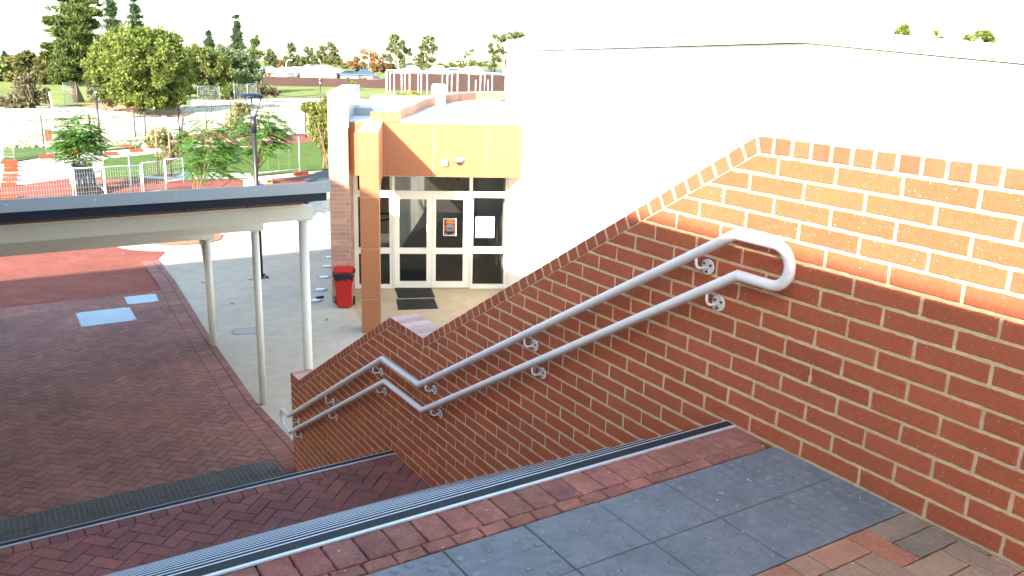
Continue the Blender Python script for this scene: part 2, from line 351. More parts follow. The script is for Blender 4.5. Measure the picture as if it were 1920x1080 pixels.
def herring(mb, quad, wdt, ang, gap, ch, fr, org=(0, 0), jit=.0008, depth=.02, cut=None):
    ca, sa = math.cos(ang), math.sin(ang)
    xs = [p[0] for p in quad]; ys = [p[1] for p in quad]; cx, cy = org
    R = max(math.hypot(x-cx, y-cy) for x in (min(xs), max(xs)) for y in (min(ys), max(ys)))
    N = int(R/wdt)+3; q = quad if area(quad) > 0 else quad[::-1]
    edges = []
    for i in range(len(q)):
        p0, p1 = q[i], q[(i+1) % len(q)]; dx, dy = p1[0]-p0[0], p1[1]-p0[1]; l = math.hypot(dx, dy)
        edges.append((dy/l, -dx/l, (dy*p0[0]-dx*p0[1])/l))
    for i in range(-N, N):
        for j in range(-N, N):
            k = (i-j) % 4
            if k == 0: r = (i, j, i+2, j+1)
            elif k == 3: r = (i, j, i+1, j+2)
            else: continue
            P = [(r[0], r[1]), (r[2], r[1]), (r[2], r[3]), (r[0], r[3])]
            P = [(cx+wdt*(a*ca-b*sa), cy+wdt*(a*sa+b*ca)) for a, b in P]
            mx_, my_ = sum(p[0] for p in P)/4, sum(p[1] for p in P)/4
            if any(a*mx_+b*my_-c > .3 for a, b, c in edges): continue
            if any(a*mx_+b*my_-c > -.3 for a, b, c in edges):
                for a, b, c in edges:
                    P = clip(P, a, b, c)
                    if len(P) < 3: break
                if len(P) < 3: continue
            if cut:
                P = clip(P, *cut(my_))
                if len(P) < 3: continue
            block(mb, P, gap, ch, depth, fr, jit, 0, .0009 if ch else 0)
# ---------------------------------------------------------------- ground
def sheet(name, poly, lift, mt, hole=None):                  # a sheet of ground that follows the terrain
    bm = bmesh.new(); vs = [bm.verts.new((p[0], p[1], 0)) for p in poly]; bm.faces.new(vs)
    for y, _ in PROF[1:-1]:
        bmesh.ops.bisect_plane(bm, geom=bm.verts[:]+bm.edges[:]+bm.faces[:], plane_co=(0, y, 0), plane_no=(0, 1, 0))
    y0, y1 = min(p[1] for p in poly), max(p[1] for p in poly)
    if y1 > 47 and y0 < 74:
        for yy in np.arange(44, 76, 2.5): bmesh.ops.bisect_plane(bm, geom=bm.verts[:]+bm.edges[:]+bm.faces[:], plane_co=(0, yy, 0), plane_no=(0, 1, 0))
        for xx in np.arange(-30, 37, 2.5): bmesh.ops.bisect_plane(bm, geom=bm.verts[:]+bm.edges[:]+bm.faces[:], plane_co=(xx, 0, 0), plane_no=(1, 0, 0))
    bmesh.ops.triangulate(bm, faces=bm.faces[:])
    for v in bm.verts: v.co.z = gz(v.co.y)+lift+hump(v.co.x, v.co.y)
    bmesh.ops.recalc_face_normals(bm, faces=bm.faces)
    if sum(f.normal.z for f in bm.faces) < 0: bmesh.ops.reverse_faces(bm, faces=bm.faces)
    me = bpy.data.meshes.new(name); bm.to_mesh(me); bm.free(); me.materials.append(mt)
    return struct(link(name, me))
def px(*ps): return [tuple(gp(*p)[:2]) for p in ps]
mb = MB()                                                    # terrain in one sheet out to the horizon, with low sand hummocks
ys = sorted(set([-60, -20, 0, 5, 10, 15, 20, 26, 40, 110, 140, 200, 300, 400, 900, 3000]+list(np.arange(44, 110, 2.5))))
xs = sorted(set([-1500, -400, -120, -60]+list(np.arange(-40, 71, 2.5))+[90, 140, 400, 1500]))
for y in ys:
    for x in xs: mb.v.append((x, y, gz(y)-.03+hump(x, y)))
nx = len(xs)
for j in range(len(ys)-1):
    for i in range(nx-1):
        mb.f.append((j*nx+i, j*nx+i+1, (j+1)*nx+i+1, (j+1)*nx+i)); mb.mi.append(0); mb.sm.append(True)
struct(part('terrain', mb, M['sand'], org=(0, 0, 0)))
sheet('concrete_court', [(-30, 4), (30, 4), (30, 27), (-30, 27)], 0, M['conc'])
EDGE = [(.26, 5.2), (.23, 7.9), (.19, 9.25), (.31, 11.97), (.45, 14.4), (.6, 16.5), (.66, 18.7)]
sheet('red_paving', [(.45, 15.9), (.6, 16.5), (.66, 18.7), (1.38, 20.4), (1.4, 21.3), (.4, 22.6), (-12, 22.6), (-12, 15.9)], .004, M['redpave'])
ring = [(1.72+1.75*math.cos(a), 20.95+1.55*math.sin(a)) for a in np.linspace(0, 2*math.pi, 40, endpoint=False)]
sheet('planter_surround', ring, .008, M['concpale'])
sheet('planter_mulch', [(1.75+.95*math.cos(a)*(1+.06*math.sin(5*a)), 20.75+.75*math.sin(a)) for a in np.linspace(0, 2*math.pi, 30, endpoint=False)], .03, M['mulch'])
sheet('red_path', px((-60, 385), (-60, 352), (28, 349), (140, 331), (330, 334), (475, 337), (570, 331), (612, 318), (625, 345), (450, 362), (200, 375)), .004, M['redpave'])
sheet('service_path', px((20, 350), (26, 305), (105, 291), (185, 284), (290, 279), (365, 270), (368, 276), (300, 287), (200, 298), (196, 318), (140, 333)), .008, M['concpale'])
sheet('lawn', px((188, 330), (196, 299), (300, 288), (370, 277), (480, 276), (560, 268), (640, 262), (660, 308), (615, 317), (470, 331), (330, 335), (185, 335)), .012, M['lawn'])
sheet('far_lawn', px((-60, 280), (265, 261), (262, 277), (185, 283), (105, 290), (20, 304), (-60, 312)), .012, M['lawn'])
sheet('garden_bed', px((255, 333), (330, 322), (470, 326), (472, 334), (330, 338)), .016, M['concpale'])
sheet('garden_mulch', px((280, 331), (300, 326), (335, 327), (330, 333)), .02, M['mulch'])
sheet('red_forecourt', px((285, 276), (300, 262), (400, 250), (480, 255), (560, 240), (600, 244), (610, 265), (560, 268), (480, 274), (370, 270)), .01, M['redpave'])
sheet('white_forecourt', px((520, 245), (570, 238), (610, 240), (610, 250), (540, 254)), .03, M['concpale'])
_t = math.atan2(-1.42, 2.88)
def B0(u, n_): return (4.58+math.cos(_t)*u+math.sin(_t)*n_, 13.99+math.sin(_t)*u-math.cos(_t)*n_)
sheet('porch_bounce_tint', [B0(*q) for q in ((-.84, 0), (-.84, 1.1), (-.5, 2.7), (-.5, 7), (3, 7), (3, 0))], .004, M['porch'])  # slab tinted with the warm bounced light near the doors
sheet('asphalt_kerb_path', px((560, 336), (612, 319), (640, 316), (640, 340), (600, 345)), .012, M['road'])
ov = sheet('oval', [(-400, 75), (14, 75), (16, 84), (60, 84), (130, 120), (130, 108), (300, 112), (300, 260), (-400, 260)], .02, M['oval'])
sheet('grass_slope', px((490, 178), (560, 164), (700, 168), (960, 176), (960, 190), (700, 186), (600, 178), (560, 182)), .06, M['oval'])
sheet('residential_road', px((500, 155), (640, 152), (980, 160), (980, 154), (640, 148), (500, 151)), .05, M['road'])
sheet('mulch_bank', px((150, 200), (205, 191), (300, 198), (340, 206), (350, 221), (270, 218), (200, 205)), .05, M['mulch'])
# courtyard herringbone
def low(a, b, h): return (a, b, G0+.026+h)
mb = MB()
fr = lambda a, b, h: low(a, b, h)
bord = .36
EX = lambda y: float(np.interp(y, [p[1] for p in EDGE], [p[0] for p in EDGE]))
def cutline(y):
    k = next((k for k in range(1, len(EDGE)) if y < EDGE[k][1]), len(EDGE)-1); (a, b), (c, d_) = EDGE[k-1], EDGE[k]
    l = math.hypot(c-a, d_-b); nx_, ny_ = (d_-b)/l, -(c-a)/l; return (nx_, ny_, nx_*(a-bord)+ny_*b)
herring(mb, [(.5, 5.2), (.5, 15.9), (-6.5, 15.9), (-6.5, 5.2)], .115, math.radians(45), .009, 0, fr, (-2, 10), .0012, .02, cutline)
mbb = MB()
y = 5.2
while y < 18.6:                                              # stretcher pavers across the border, then a second row
    for a0, a1 in ((bord, .12), (.115, 0)):
        yy = y+(.11 if a1 == 0 else 0)
        block(mbb, [(EX(y)-a0, y), (EX(y)-a1, y), (EX(y+.115)-a1, y+.115), (EX(y+.115)-a0, y+.115)], .006, 0, .02, fr, .0012)
    y += .115
struct(part('brick_paving', mb, M['court'], org=(0, 0, G0)))
struct(part('brick_paving_border', mbb, M['court'], org=(0, 0, G0)))
sheet('paving_bed', [(EX(5.2)-.002, 5.2), (EX(9.25), 9.25), (EX(11.97), 11.97), (EX(15.9), 15.9), (EX(18.6), 18.6), (EX(18.6)-bord, 18.6), (EX(15.9)-bord, 15.9), (-6.5, 15.9), (-6.5, 5.2)], .012, M['jointdark'])
# ---------------------------------------------------------------- upper landing
RISE, TRD = .165, .28
NOSE = .305
mb = MB(); mb.box((-5.6, -6.5, -.5), (0, NOSE-.012, -.022))
struct(part('upper_landing', mb, M['joint'], org=(0, 0, 0)))
top = lambda a, b, h: (a, b, h)
mb = MB(); x = -.006
while x > -5.6:
    x1 = max(x-.1155, -5.6)
    block(mb, [(x1, .07), (x, .07), (x, .236), (x1, .236)], .006, .004, .022, top, .0015, 0, .0011)
    x = x1
x = -.04
mb2 = MB()
while x > -5.6:
    x1 = max(x-.1155, -5.6); block(mb, [(x1, .003), (x, .003), (x, .07), (x1, .07)], .006, .004, .022, top, .0015, 0, .0014); x = x1
struct(part('header_paving', mb, M['paver'], org=(0, 0, 0)))
mb = MB()
herring(mb, [(-5.6, -4.5), (-.002, -4.5), (-.002, -.665), (-5.6, -.665)], .115, 0, .007, .004, top, (-.03, -.665), .0012)
struct(part('landing_paving', mb, M['paverbrown'], org=(0, 0, 0)))
# ---------------------------------------------------------------- tactile strips
def tile(parent, x0, y0, z, w, dpt, mt, dm, nd=(6, 6), worn=0):
    mb = MB(); fr = lambda a, b, h: (a, b, z+h)
    block(mb, [(x0-w, y0-dpt), (x0, y0-dpt), (x0, y0), (x0-w, y0)], .005, .003, .02, fr, .0006)
    mb.m = 1
    for i in range(nd[0]):
        for j in range(nd[1]):
            cx, cy = x0-w*(i+.5)/nd[0], y0-dpt*(j+.5)/nd[1]
            h = .0045*(1 if not worn else random.choice((.05, .15, .3, .6, 1)))
            mb.m = 1 if random.random() < .15 else 0; mb.lathe((cx, cy, z), [(.0165, -.001), (.015, h*.6), (.0115, h)], 10)
    return part('tile', mb, [mt, dm], parent)
ts = thing('tactile_strip', 'slate grey studded tactile tiles in two rows on the top landing', 'tactile paving', (-.2, -.33, 0))
for r in range(2):
    for c in range(15): tile(ts, -.004-c*.3438, -.003-.33*r, 0, .3438, .33, M['tactile'], M['dome'], worn=1)
ts = thing('tactile_strip', 'dark charcoal studded tactile strip on the courtyard at the foot of the stairs', 'tactile paving', (-.2, 7, G0))
for r in range(2):
    for c in range(15): tile(ts, -.16-c*.33, 7.37-.33*r, G0+.034, .33, .33, M['tactiledark'], M['tactiledark'])
# ---------------------------------------------------------------- stairs
st = thing('brick_stair', 'two-flight brick stair with black and silver nosings beside the red brick wall', 'stairs', (-2.5, .3, 0))
prof = [(NOSE-.012, -.5), (NOSE-.012, -.02)]; edges = [(NOSE, 0.)]
yy, zz = NOSE, 0.
for k in range(11):
    zz -= RISE; prof += [(yy-.012, zz)] if k == 0 else [(yy-.012, zz)]
    ny = yy+TRD if k < 10 else 4.166
    prof.append((ny-.012, zz-(.022 if k == 10 else .004))); edges.append((ny, zz)); yy = ny
for k in range(9):
    zz -= RISE; prof.append((yy-.012, zz-(0 if k < 8 else .2)))
    if k < 8: yy += TRD; prof.append((yy-.012, zz-.004)); edges.append((yy, zz))
prof.append((NOSE-.012, -3.6))
mb = MB(); mb.extrude([(-5.6, a, b) for a, b in prof], (5.598, 0, 0)); part('flight', mb, M['step'], st)
for (a, z) in edges:
    mb = MB(); mb.box((-5.6, a-.070, z-.003), (-.004, a-.056, z+.005)); mb.box((-5.6, a-.0055, z-.03), (-.004, a, z+.005)); mb.box((-5.6, a-.056, z-.003), (-.004, a-.0055, z+.001))
    nz = part('stair_nosing', mb, M['alu'], st)
    mb = MB(); mb.box((-5.6, a-.0555, z+.0015), (-.004, a-.0058, z+.0045)); part('grip_strip', mb, M['grip'], nz)
zl = -11*RISE
mb = MB(); fr = lambda a, b, h: (a, b, zl+h)
x = -.004
while x > -5.6:
    block(mb, [(x-.1155, 3.98), (x, 3.98), (x, 4.095), (x-.1155, 4.095)], .006, .003, .02, fr, .0008); x -= .1155
herring(mb, [(-5.6, 3.09), (-.003, 3.09), (-.003, 3.98), (-5.6, 3.98)], .115, math.radians(45), .007, .003, fr, (-.4, 3.5), .0012)
part('landing_paving', mb, M['paverlow'], st)
mb = MB(); mb.box((-5.6, 3.09, zl-.022), (-.003, 4.095, zl-.012)); part('paving_bed', mb, M['jointdark'], st)
# ---------------------------------------------------------------- brick stair wall
ZTOP = 1.299; CAPT = .085; SL = 1.933/3.27; SL2 = 1.47/2.53
P1, V1, P2, V2, YE, YS = .296, 3.566, 4.2, 6.73, 7.02, -6.0
topz = lambda y: 1.383 if y < P1 else (1.383-SL*(y-P1) if y < V1 else (-.55 if y < P2 else (-.55-SL2*(y-P2) if y < V2 else -2.02)))
cs1 = math.cos(math.atan(SL)); cs2 = math.cos(math.atan(SL2))
# outer line vertices and the parallel line CAPT below it
def off(path, t):
    out = []
    for i, p in enumerate(path):
        p = np.array(p); n0 = n1 = None
        if i > 0: d0 = p-np.array(path[i-1]); d0 /= np.linalg.norm(d0); n0 = np.array([d0[1], -d0[0]])
        if i < len(path)-1: d1 = np.array(path[i+1])-p; d1 /= np.linalg.norm(d1); n1 = np.array([d1[1], -d1[0]])
        if n0 is None: n0 = n1
        if n1 is None: n1 = n0
        b = n0+n1; out.append(tuple(p+b*t/(1+n0@n1)))
    return out
OUT = [(YS, 1.383), (P1, 1.383), (V1, -.55), (P2, -.55), (V2, -2.02), (YE, -2.02)]
INN = off(OUT, CAPT); JNT = off(OUT, CAPT-.010)
bw = thing('brick_wall', 'stepped red brick wall with a header coping along the right side of the stairs', 'brick wall', (.12, 2, G0))
WF = lambda a, b, h: (-h, a, b)                              # face looks to -X
def lines(path, i):                                          # half-plane under segment i
    (a, b), (c, d_) = path[i], path[i+1]; dx, dy = c-a, d_-b; l = math.hypot(dx, dy); return (-dy/l, dx/l, (-dy*a+dx*b)/l)
stairz = lambda y: 0 if y < NOSE else (-(y-NOSE)/TRD*RISE if y < NOSE+11*TRD else (-11*RISE if y < 4.166 else max(G0, -11*RISE-(y-4.166)/TRD*RISE)))
mb = MB(); HC, LB = .0866, .2992
for c in range(-39, 15):
    z0 = c*HC; z1 = z0+HC; y = -6.6+(0.16+6.6) % LB - LB if c % 2 == 0 else -6.6+(.01+6.6) % LB - LB
    while y < YE:
        spans = [(y, y+LB)]; y += LB
        a, b = spans[0]
        if b < YS or z1 < stairz(max(a, YS))-.45 or a > YE: continue
        for v, zv in ((V1, INN[2][1]), (V2, INN[4][1])):
            if z1 < zv: continue
            spans = [q for (s0, s1) in spans for q in (((s0, v), (v, s1)) if s0 < v < s1 else ((s0, s1),))]
        for s0, s1 in spans:
            P = [(max(s0, YS), z0), (min(s1, YE), z0), (min(s1, YE), z1), (max(s0, YS), z1)]
            mid = (s0+s1)/2
            if b-a > s1-s0-1e-6 and any(a < v < b and z1 < zv for v, zv in ((V1, INN[2][1]), (V2, INN[4][1]))): mid = 1e9
            segs = () if mid > 1e8 else (0, 1) if mid < V1 else ((2, 3) if mid < V2 else (4,))
            for k in segs:
                P = clip(P, *lines(JNT, k))
                if len(P) < 3: break
            if len(P) < 3: continue
            P = [(p[0]+random.uniform(-.0012, .0012), p[1]+random.uniform(-.001, .001)) for p in P]
            block(mb, P, .0145, .0025, .008, WF, .0012, .003, .0008)
part('brickwork', mb, M['brick'], bw)
mb = MB(); mb.extrude([(.001, a, b) for a, b in INN]+[(.001, YE, G0-.1), (.001, YS, G0-.1)], (.247, 0, 0)); part('mortar', mb, M['mortar'], bw)
mb = MB()                                                    # coping headers
for i in range(5):
    a, b = np.array(OUT[i]), np.array(OUT[i+1]); ai, bi = np.array(INN[i]), np.array(INN[i+1])
    Lg = np.linalg.norm(b-a); t = (b-a)/Lg; nrm = np.array([t[1], -t[0]])
    s0 = (ai-a)@t; s1 = (bi-a)@t; k = max(1, round(Lg/.1)); off0 = 0
    for j in range(k):
        u0, u1 = Lg*j/k, Lg*(j+1)/k
        l0 = s0 if j == 0 else u0; l1 = s1 if j == k-1 else u1
        poly = [tuple(a+t*l0+nrm*(CAPT-.001)), tuple(a+t*l1+nrm*(CAPT-.001)), tuple(b if j == k-1 else a+t*u1), tuple(a if j == 0 else a+t*u0)]
        o = inset(poly, .0072+random.uniform(0, .0016))
        if len(o) < 3: continue
        jx = random.uniform(-.0015, .0015)
        o = [(p[0]+random.uniform(-.001, .001), p[1]+random.uniform(-.001, .001)) for p in o]
        tt = inset(o, .0025)
        if len(tt) != len(o): tt = o
        k2 = len(o)
        vs = [(-.003+jx, *p) for p in tt]+[(-.0005+jx, *p) for p in o]+[(.25, *p) for p in o]
        mb.m = 0
        mb.add(vs, [tuple(range(k2))]+[(q, (q+1) % k2, k2+(q+1) % k2, k2+q) for q in range(k2)])
        mb.m = 1
        mb.add(vs[k2:], [(q, (q+1) % k2, k2+(q+1) % k2, k2+q) for q in range(k2)]+[tuple(range(k2, 2*k2))])
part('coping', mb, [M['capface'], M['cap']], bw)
mb = MB(); 
for i in range(5):
    a, b = OUT[i], OUT[i+1]; A2, B2 = off(OUT, .0108)[i], off(OUT, .0108)[i+1]
    mb.add([(.002, *INN[i]), (.002, *INN[i+1]), (.002, *B2), (.002, *A2), (.249, *INN[i]), (.249, *INN[i+1]), (.249, *B2), (.249, *A2)],
           [(0, 1, 2, 3), (7, 6, 5, 4), (3, 2, 6, 7), (0, 4, 5, 1)])
part('coping_mortar', mb, M['mortar'], bw)
# ---------------------------------------------------------------- handrail
hr = thing('handrail', 'pale grey double tube handrail bracketed to the red brick wall', 'handrail', (-.08, 3.5, -1))
def arc(cy, cz, r, a0, a1, k=14): return [(cy+r*math.cos(a), cz+r*math.sin(a)) for a in np.linspace(a0, a1, k)]
pp = [(.27, .94), (.08, .94)]
up = [(6.9, -2.52), (4.19, -.925), (3.47, -.915), (.285, .94)]
lowr = [(.25, .757), (3.41, -1.115), (4.14, -1.12), (6.87, -2.72)]
loop1 = [(a, b) for a, b in arc(.06, .8485, .0915, math.pi/2, 3*math.pi/2)]
loop2 = [(a, b) for a, b in arc(7.08, -2.62, .1, -math.pi/2, math.pi/2)]
path = up+loop1+lowr+loop2+[(6.9, -2.52)]
mb = MB(); mb.tube([(-.083, a, b) for a, b in path], .0245, 18, cap=False); part('tube', mb, M['rail'], hr)
for (y, z) in [(.51,.73),(.42,.57),(1.96,-.12),(1.86,-.28),(3.35,-.93),(3.25,-1.1),(4.39,-1.13),(4.31,-1.29),(5.62,-1.88),(5.54,-2.02),(6.77,-2.56),(6.69,-2.71)]:
    mb = MB(); pts = [(-.0045-.0, y, z)]
    vs = []
    for xx in (-.004, -.012):
        for j in range(24): vs.append((xx, y+.038*math.cos(j*math.pi/12), z+.038*math.sin(j*math.pi/12)))
    mb.add(vs, [tuple(range(24)), tuple(range(24, 48))[::-1]]+[(j, (j+1) % 24, 24+(j+1) % 24, 24+j) for j in range(24)])
    # rail height straight above the bracket
    best = min((abs(np.interp(y, [p[0] for p in s], [p[1] for p in s])-(z+.1)), np.interp(y, [p[0] for p in s], [p[1] for p in s])) for s in (sorted(up), sorted(lowr)) if True)
    rz = best[1]-.02
    mb.tube([(-.008, y, z), (-.06, y, z-.002), (-.074, y+.004, z+.004), (-.081, y+.008, z+.018), (-.083, y+.01, max(rz, z+.03))], .0065, 10)
    br = part('rail_bracket', mb, M['rail'], hr)
    for q in (0.6, 2.7, 4.75):
        mb = MB(); cy, cz = y+.024*math.cos(q), z+.024*math.sin(q)
        vs = [(xx, cy+.0065*math.cos(j*math.pi/4), cz+.0065*math.sin(j*math.pi/4)) for xx in (-.0125, -.018) for j in range(8)]
        mb.add(vs, [tuple(range(8)), tuple(range(8, 16))[::-1]]+[(j, (j+1) % 8, 8+(j+1) % 8, 8+j) for j in range(8)])
        part('bolt', mb, M['bolt'], br)
# ---------------------------------------------------------------- canopy
cn = thing('walkway_canopy', 'sloping walkway canopy with pale flashing and navy gutter on cream posts', 'canopy', (-2, 9, G0))
rz = lambda y: .283-.243*(y-6.42)
mb = MB(); mb.extrude([(-5.95, 6.42, rz(6.42)), (-5.95, 12.9, rz(12.9)), (-5.95, 12.9, rz(12.9)-.04), (-5.95, 6.42, rz(6.42)-.04)], (6.24, 0, 0)); part('roof_sheet', mb, M['capmetal'], cn)
mb = MB(); mb.box((-5.95, 6.40, .186), (.325, 6.416, .303)); mb.extrude([(-5.95, 6.416, .303), (-5.95, 6.416, .29), (-5.95, 6.56, .262), (-5.95, 6.56, .274)], (6.275, 0, 0))
fl = part('flashing', mb, M['flash'], cn)
mb = MB()
for x in (.24, -.48, -1.26, -1.98, -2.7): mb.lathe((x, 6.399, .255), [(.007, -.004), (.008, 0), (.005, .006)], 8)
part('rivet', mb, M['alu'], fl)
mb = MB(); mb.box((-5.95, 6.424, .097), (.285, 6.56, .1855)); mb.box((.2855, 6.44, .12), (.30, 12.8, .1845)) if 0 else None; part('gutter', mb, M['gutter'], cn)
mb = MB(); mb.extrude([(-5.95, 6.565, .1), (-5.95, 12.85, .1-.243*6.3), (-5.95, 12.85, .08-.243*6.3), (-5.95, 6.565, .08)], (6.2, 0, 0))
for x in np.arange(-5.5, .2, .62): mb.box((x, 6.5, .055), (x+.03, 6.56, .094))
part('soffit', mb, M['soffit'], cn)
for y, zt in ((7.2, -.085), (9.19, -.585), (11.97, -1.255)):
    mb = MB(); mb.box((-5.95, y-.05, zt-.16), (.39, y+.05, zt+.0)); mb.box((-5.95, y-.045, zt+.001), (.30, y+.045, zt+.1)) if y < 8 else None
    part('beam', mb, M['cream'], cn, bevel=.004)
    mb = MB(); mb.tube([(.28, y, G0), (.28, y, zt-.165)], .0545 if y < 8 else .051, 22); mb.box((.2, y-.075, zt-.168), (.36, y+.075, zt-.161))
    part('post', mb, M['postm'], cn)
mb = MB(); mb.tube([(.275, 12.09, G0), (.275, 12.09, -2.0), (.24, 12.06, -1.6), (.2, 12.03, -1.42)], .04, 14); part('downpipe', mb, M['postm'], cn)
# ---------------------------------------------------------------- entrance building
TH = math.atan2(-1.42, 2.88); UV = np.array([math.cos(TH), math.sin(TH), 0]); NV = np.array([math.sin(TH), -math.cos(TH), 0])
O0 = np.array([4.58, 13.99, G0])
def B(u, n_, z): return tuple(O0+UV*u+NV*n_+np.array([0, 0, z]))
eb = thing('entrance_building', 'terracotta fronted entrance building with white glazed double doors', 'building', B(0, 0, 0))
mb = MB()
for a, b in ((-1.05, -.70), ): mb.box((-.84, -.06, 2.43), (2.38, .0, 3.5), B)
mb.box((-.84, -.02, 2.57), (2.46, .86, 2.66), B)             # soffit over the porch
mb.box((-.835, -9, 3.50), (2.9, .86, 3.605), B)              # flat roof
part('porch_roof', mb, M['white'], eb)
mb = MB()                                                    # cladding panels with open joints
for u0, u1 in ((-.83, -.165), (-.155, .79), (.80, 1.835), (1.845, 2.54)):
    mb.box((u0, .86, 2.56), (u1, .90, 3.60), B)
fa = part('fascia', mb, M['orange'], eb)
mb = MB(); mb.box((-.82, .85, 2.57), (2.53, .893, 3.59), B); part('panel_joint', mb, M['orangejoint'], fa)
mb = MB(); mb.box((-.42, .60, 3.606), (.15, .89, 3.79), B); part('upstand', mb, M['orange'], eb)
mb = MB(); mb.box((-.84, -1.3, 3.606), (-.43, -.6, 3.77), B); part('roof_kerb', mb, M['flash'], eb)
mb = MB()
for z0, z1 in ((0, .632), (.645, 1.562), (1.575, 2.485), (2.498, 2.63)): mb.box((-.515, 2.62, z0), (-.185, 3.03, z1), B)
mb.box((-.515, 2.62, 2.632), (-.185, 3.03, 3.605), B); mb.box((-.513, .902, 2.60), (-.187, 2.62, 3.603), B)
co = part('column', mb, M['orange'], eb)
mb = MB(); mb.box((-.508, 2.63, .01), (-.192, 3.022, 2.6), B); part('panel_joint', mb, M['orangejoint'], co)
mb = MB(); q = 0
for k in range(14): mb.box((-.518, .905+k*.152, 3.606), (-.182, .905+k*.152+.146, 3.622), B)
part('column_capping', mb, M['cap'], co)
pr = MB(); pr.box((-1.215, -2.6, 0), (-.845, 1.115, 4.11), B); pier = part('brick_pier', pr, M['tanmortar'], eb)
pr = MB(); pr.box((-.8405, -2.6, 3.5), (-.825, 1.12, 4.112), B); part('render_shade_band', pr, M['flash'], pier)  # grey colour stands for shade on this side of white render
mb = MB()
for c in range(47):
    z0 = c*.0866; z1 = min(z0+.078, 4.1); o = 0 if c % 2 else .15
    for face in ('f', 'r', 'l'):
        L0, L1 = (-1.215, -.845) if face == 'f' else (-2.6, 1.115)
        a = L0-o
        while a < L1:
            a0, a1 = max(a, L0)+.004, min(a+.2992, L1)-.004; a += .2992
            if a1-a0 < .02: continue
            if face == 'f': mb.box((a0, 1.112, z0), (a1, 1.119, z1), B)
            elif face == 'r': mb.box((-.848, a0, z0), (-.841, a1, z1), B)
            else: mb.box((-1.219, a0, z0), (-1.212, a1, z1), B)
part('pier_bricks', mb, M['tanbrick'], pier)
mb = MB(); mb.box((-1.22, -2.605, 4.111), (-.84, 1.122, 4.15), B); part('pier_cap', mb, M['white'], pier)
inner = [(.15, .2), (.3, -.7), (.47, -1.7), (.72, -3.5), (.98, -4.6), (1.25, -5.5), (1.65, -6.6), (2.2, -7.5), (2.84, -8.1), (4.0, -8.8)]
mb = MB(); mbt = MB()
for (a, b), (c, d_) in zip(inner, inner[1:]):
    dx, dy = c-a, d_-b; l = math.hypot(dx, dy); ox, oy = dy/l*.27, -dx/l*.27
    for m_, z0, z1 in ((mb, 3.606, 3.80), (mbt, 3.801, 3.83)):
        P = [(a, b, z0), (c, d_, z0), (c+ox, d_+oy, z0), (a+ox, b+oy, z0)]; P += [(p[0], p[1], z1) for p in P]
        m_.add([B(*p) for p in P], [(3,2,1,0),(4,5,6,7),(0,1,5,4),(1,2,6,5),(2,3,7,6),(3,0,4,7)])
pa = part('curved_parapet', mb, M['salmon'], eb); part('parapet_cap', mbt, M['cap'], pa)
mb = MB(); mb.extrude([(.86, -4.45, 3.60), (1.19, -4.45, 3.60), (1.22, -4.45, 4.08), (1.19, -4.45, 4.14), (.90, -4.45, 4.14), (.85, -4.45, 4.06)], (0, -.3, 0), B); part('roof_vent', mb, M['white'], eb)
# walls around the lobby, with a side opening added to let daylight in
mb = MB(); mb.box((-.84, -9, 0), (-.80, -8.2, 3.5), B); mb.box((-.84, -2.8, 0), (-.80, -.06, 3.5), B); mb.box((-.84, -8.2, 2.75), (-.80, -2.8, 3.5), B); mb.box((-.84, -8.2, 0), (-.80, -2.8, .12), B); mb.box((2.40, -9, 0), (2.46, -.06, 3.5), B); mb.box((-.84, -9.05, 0), (2.46, -9, 3.5), B)
mb.box((-.80, -9, 2.9), (2.4, -.065, 3.49), B)
part('lobby_wall', mb, M['indoor'], eb)
mb = MB(); mb.box((-.80, -9, .004), (2.40, -.02, .012), B); part('lobby_floor', mb, M['carpet'], eb)
mb = MB()
for k in range(44):
    n0 = -2.3-k*.158; u0 = .08+(-3.93-n0)*.127
    mb.extrude([(u0, n0, .02), (u0+.013, n0-.105, .02), (u0+.018, n0-.105, .02), (u0+.005, n0, .02)], (0, 0, 2.85), B)
part('blind', mb, M['curtain'], eb)
mb = MB(); mb.box((-.79, -1.26, .95), (-.12, -1.2, 2.88), B); part('partition', mb, M['partition'], eb)
mb = MB(); mb.tube([B(-.79, -1.15, 1.42), B(-.12, -1.15, 1.42)], .02, 8); mb.tube([B(-.79, -1.15, 1.15), B(-.12, -1.15, 1.30)], .015, 8)
for p, q in (((.9, -3, 2.2), (1.9, -3, 2.75)), ((.9, -3, 2.75), (1.9, -3, 2.2)), ((1.2, -3, 1.9), (1.2, -3, 2.9)), ((1.5, -3, 1.9), (1.5, -3, 2.9)), ((.4, -3, 2.0), (1.9, -3, 2.6)), ((.7, -3, 2.45), (2.0, -3, 2.45))):
    mb.tube([B(*p), B(*q)], .03, 6)
part('ceiling_frame', mb, M['black'], eb)
def frame_panel(name, u0, u1, z0, z1, holes, n0=-.05, n1=.0, parent=eb):
    # a framed panel: bars around rectangular glass openings
    mb = MB(); us = sorted(set([u0, u1]+[h[0] for h in holes]+[h[1] for h in holes])); zs = sorted(set([z0, z1]+[h[2] for h in holes]+[h[3] for h in holes]))
    for i in range(len(us)-1):
        for j in range(len(zs)-1):
            cu, cz = (us[i]+us[i+1])/2, (zs[j]+zs[j+1])/2
            if any(h[0] < cu < h[1] and h[2] < cz < h[3] for h in holes): continue
            mb.box((us[i], n0, zs[j]), (us[i+1], n1, zs[j+1]), B)
    f = part(name, mb, M['winframe'], parent)
    mb = MB()
    for h in holes:
        if h[2] < z1: mb.quad(*[B(u, (n0+n1)/2-.005, z) for u, z in ((h[0], h[2]), (h[1], h[2]), (h[1], h[3]), (h[0], h[3]))])
    part('pane', mb, M['glass'], f)
    return f
frame_panel('sidelight', -.84, -.045, 0, 2.03, [(-.75, -.10, .09, .77), (-.75, -.10, .90, 1.98)])
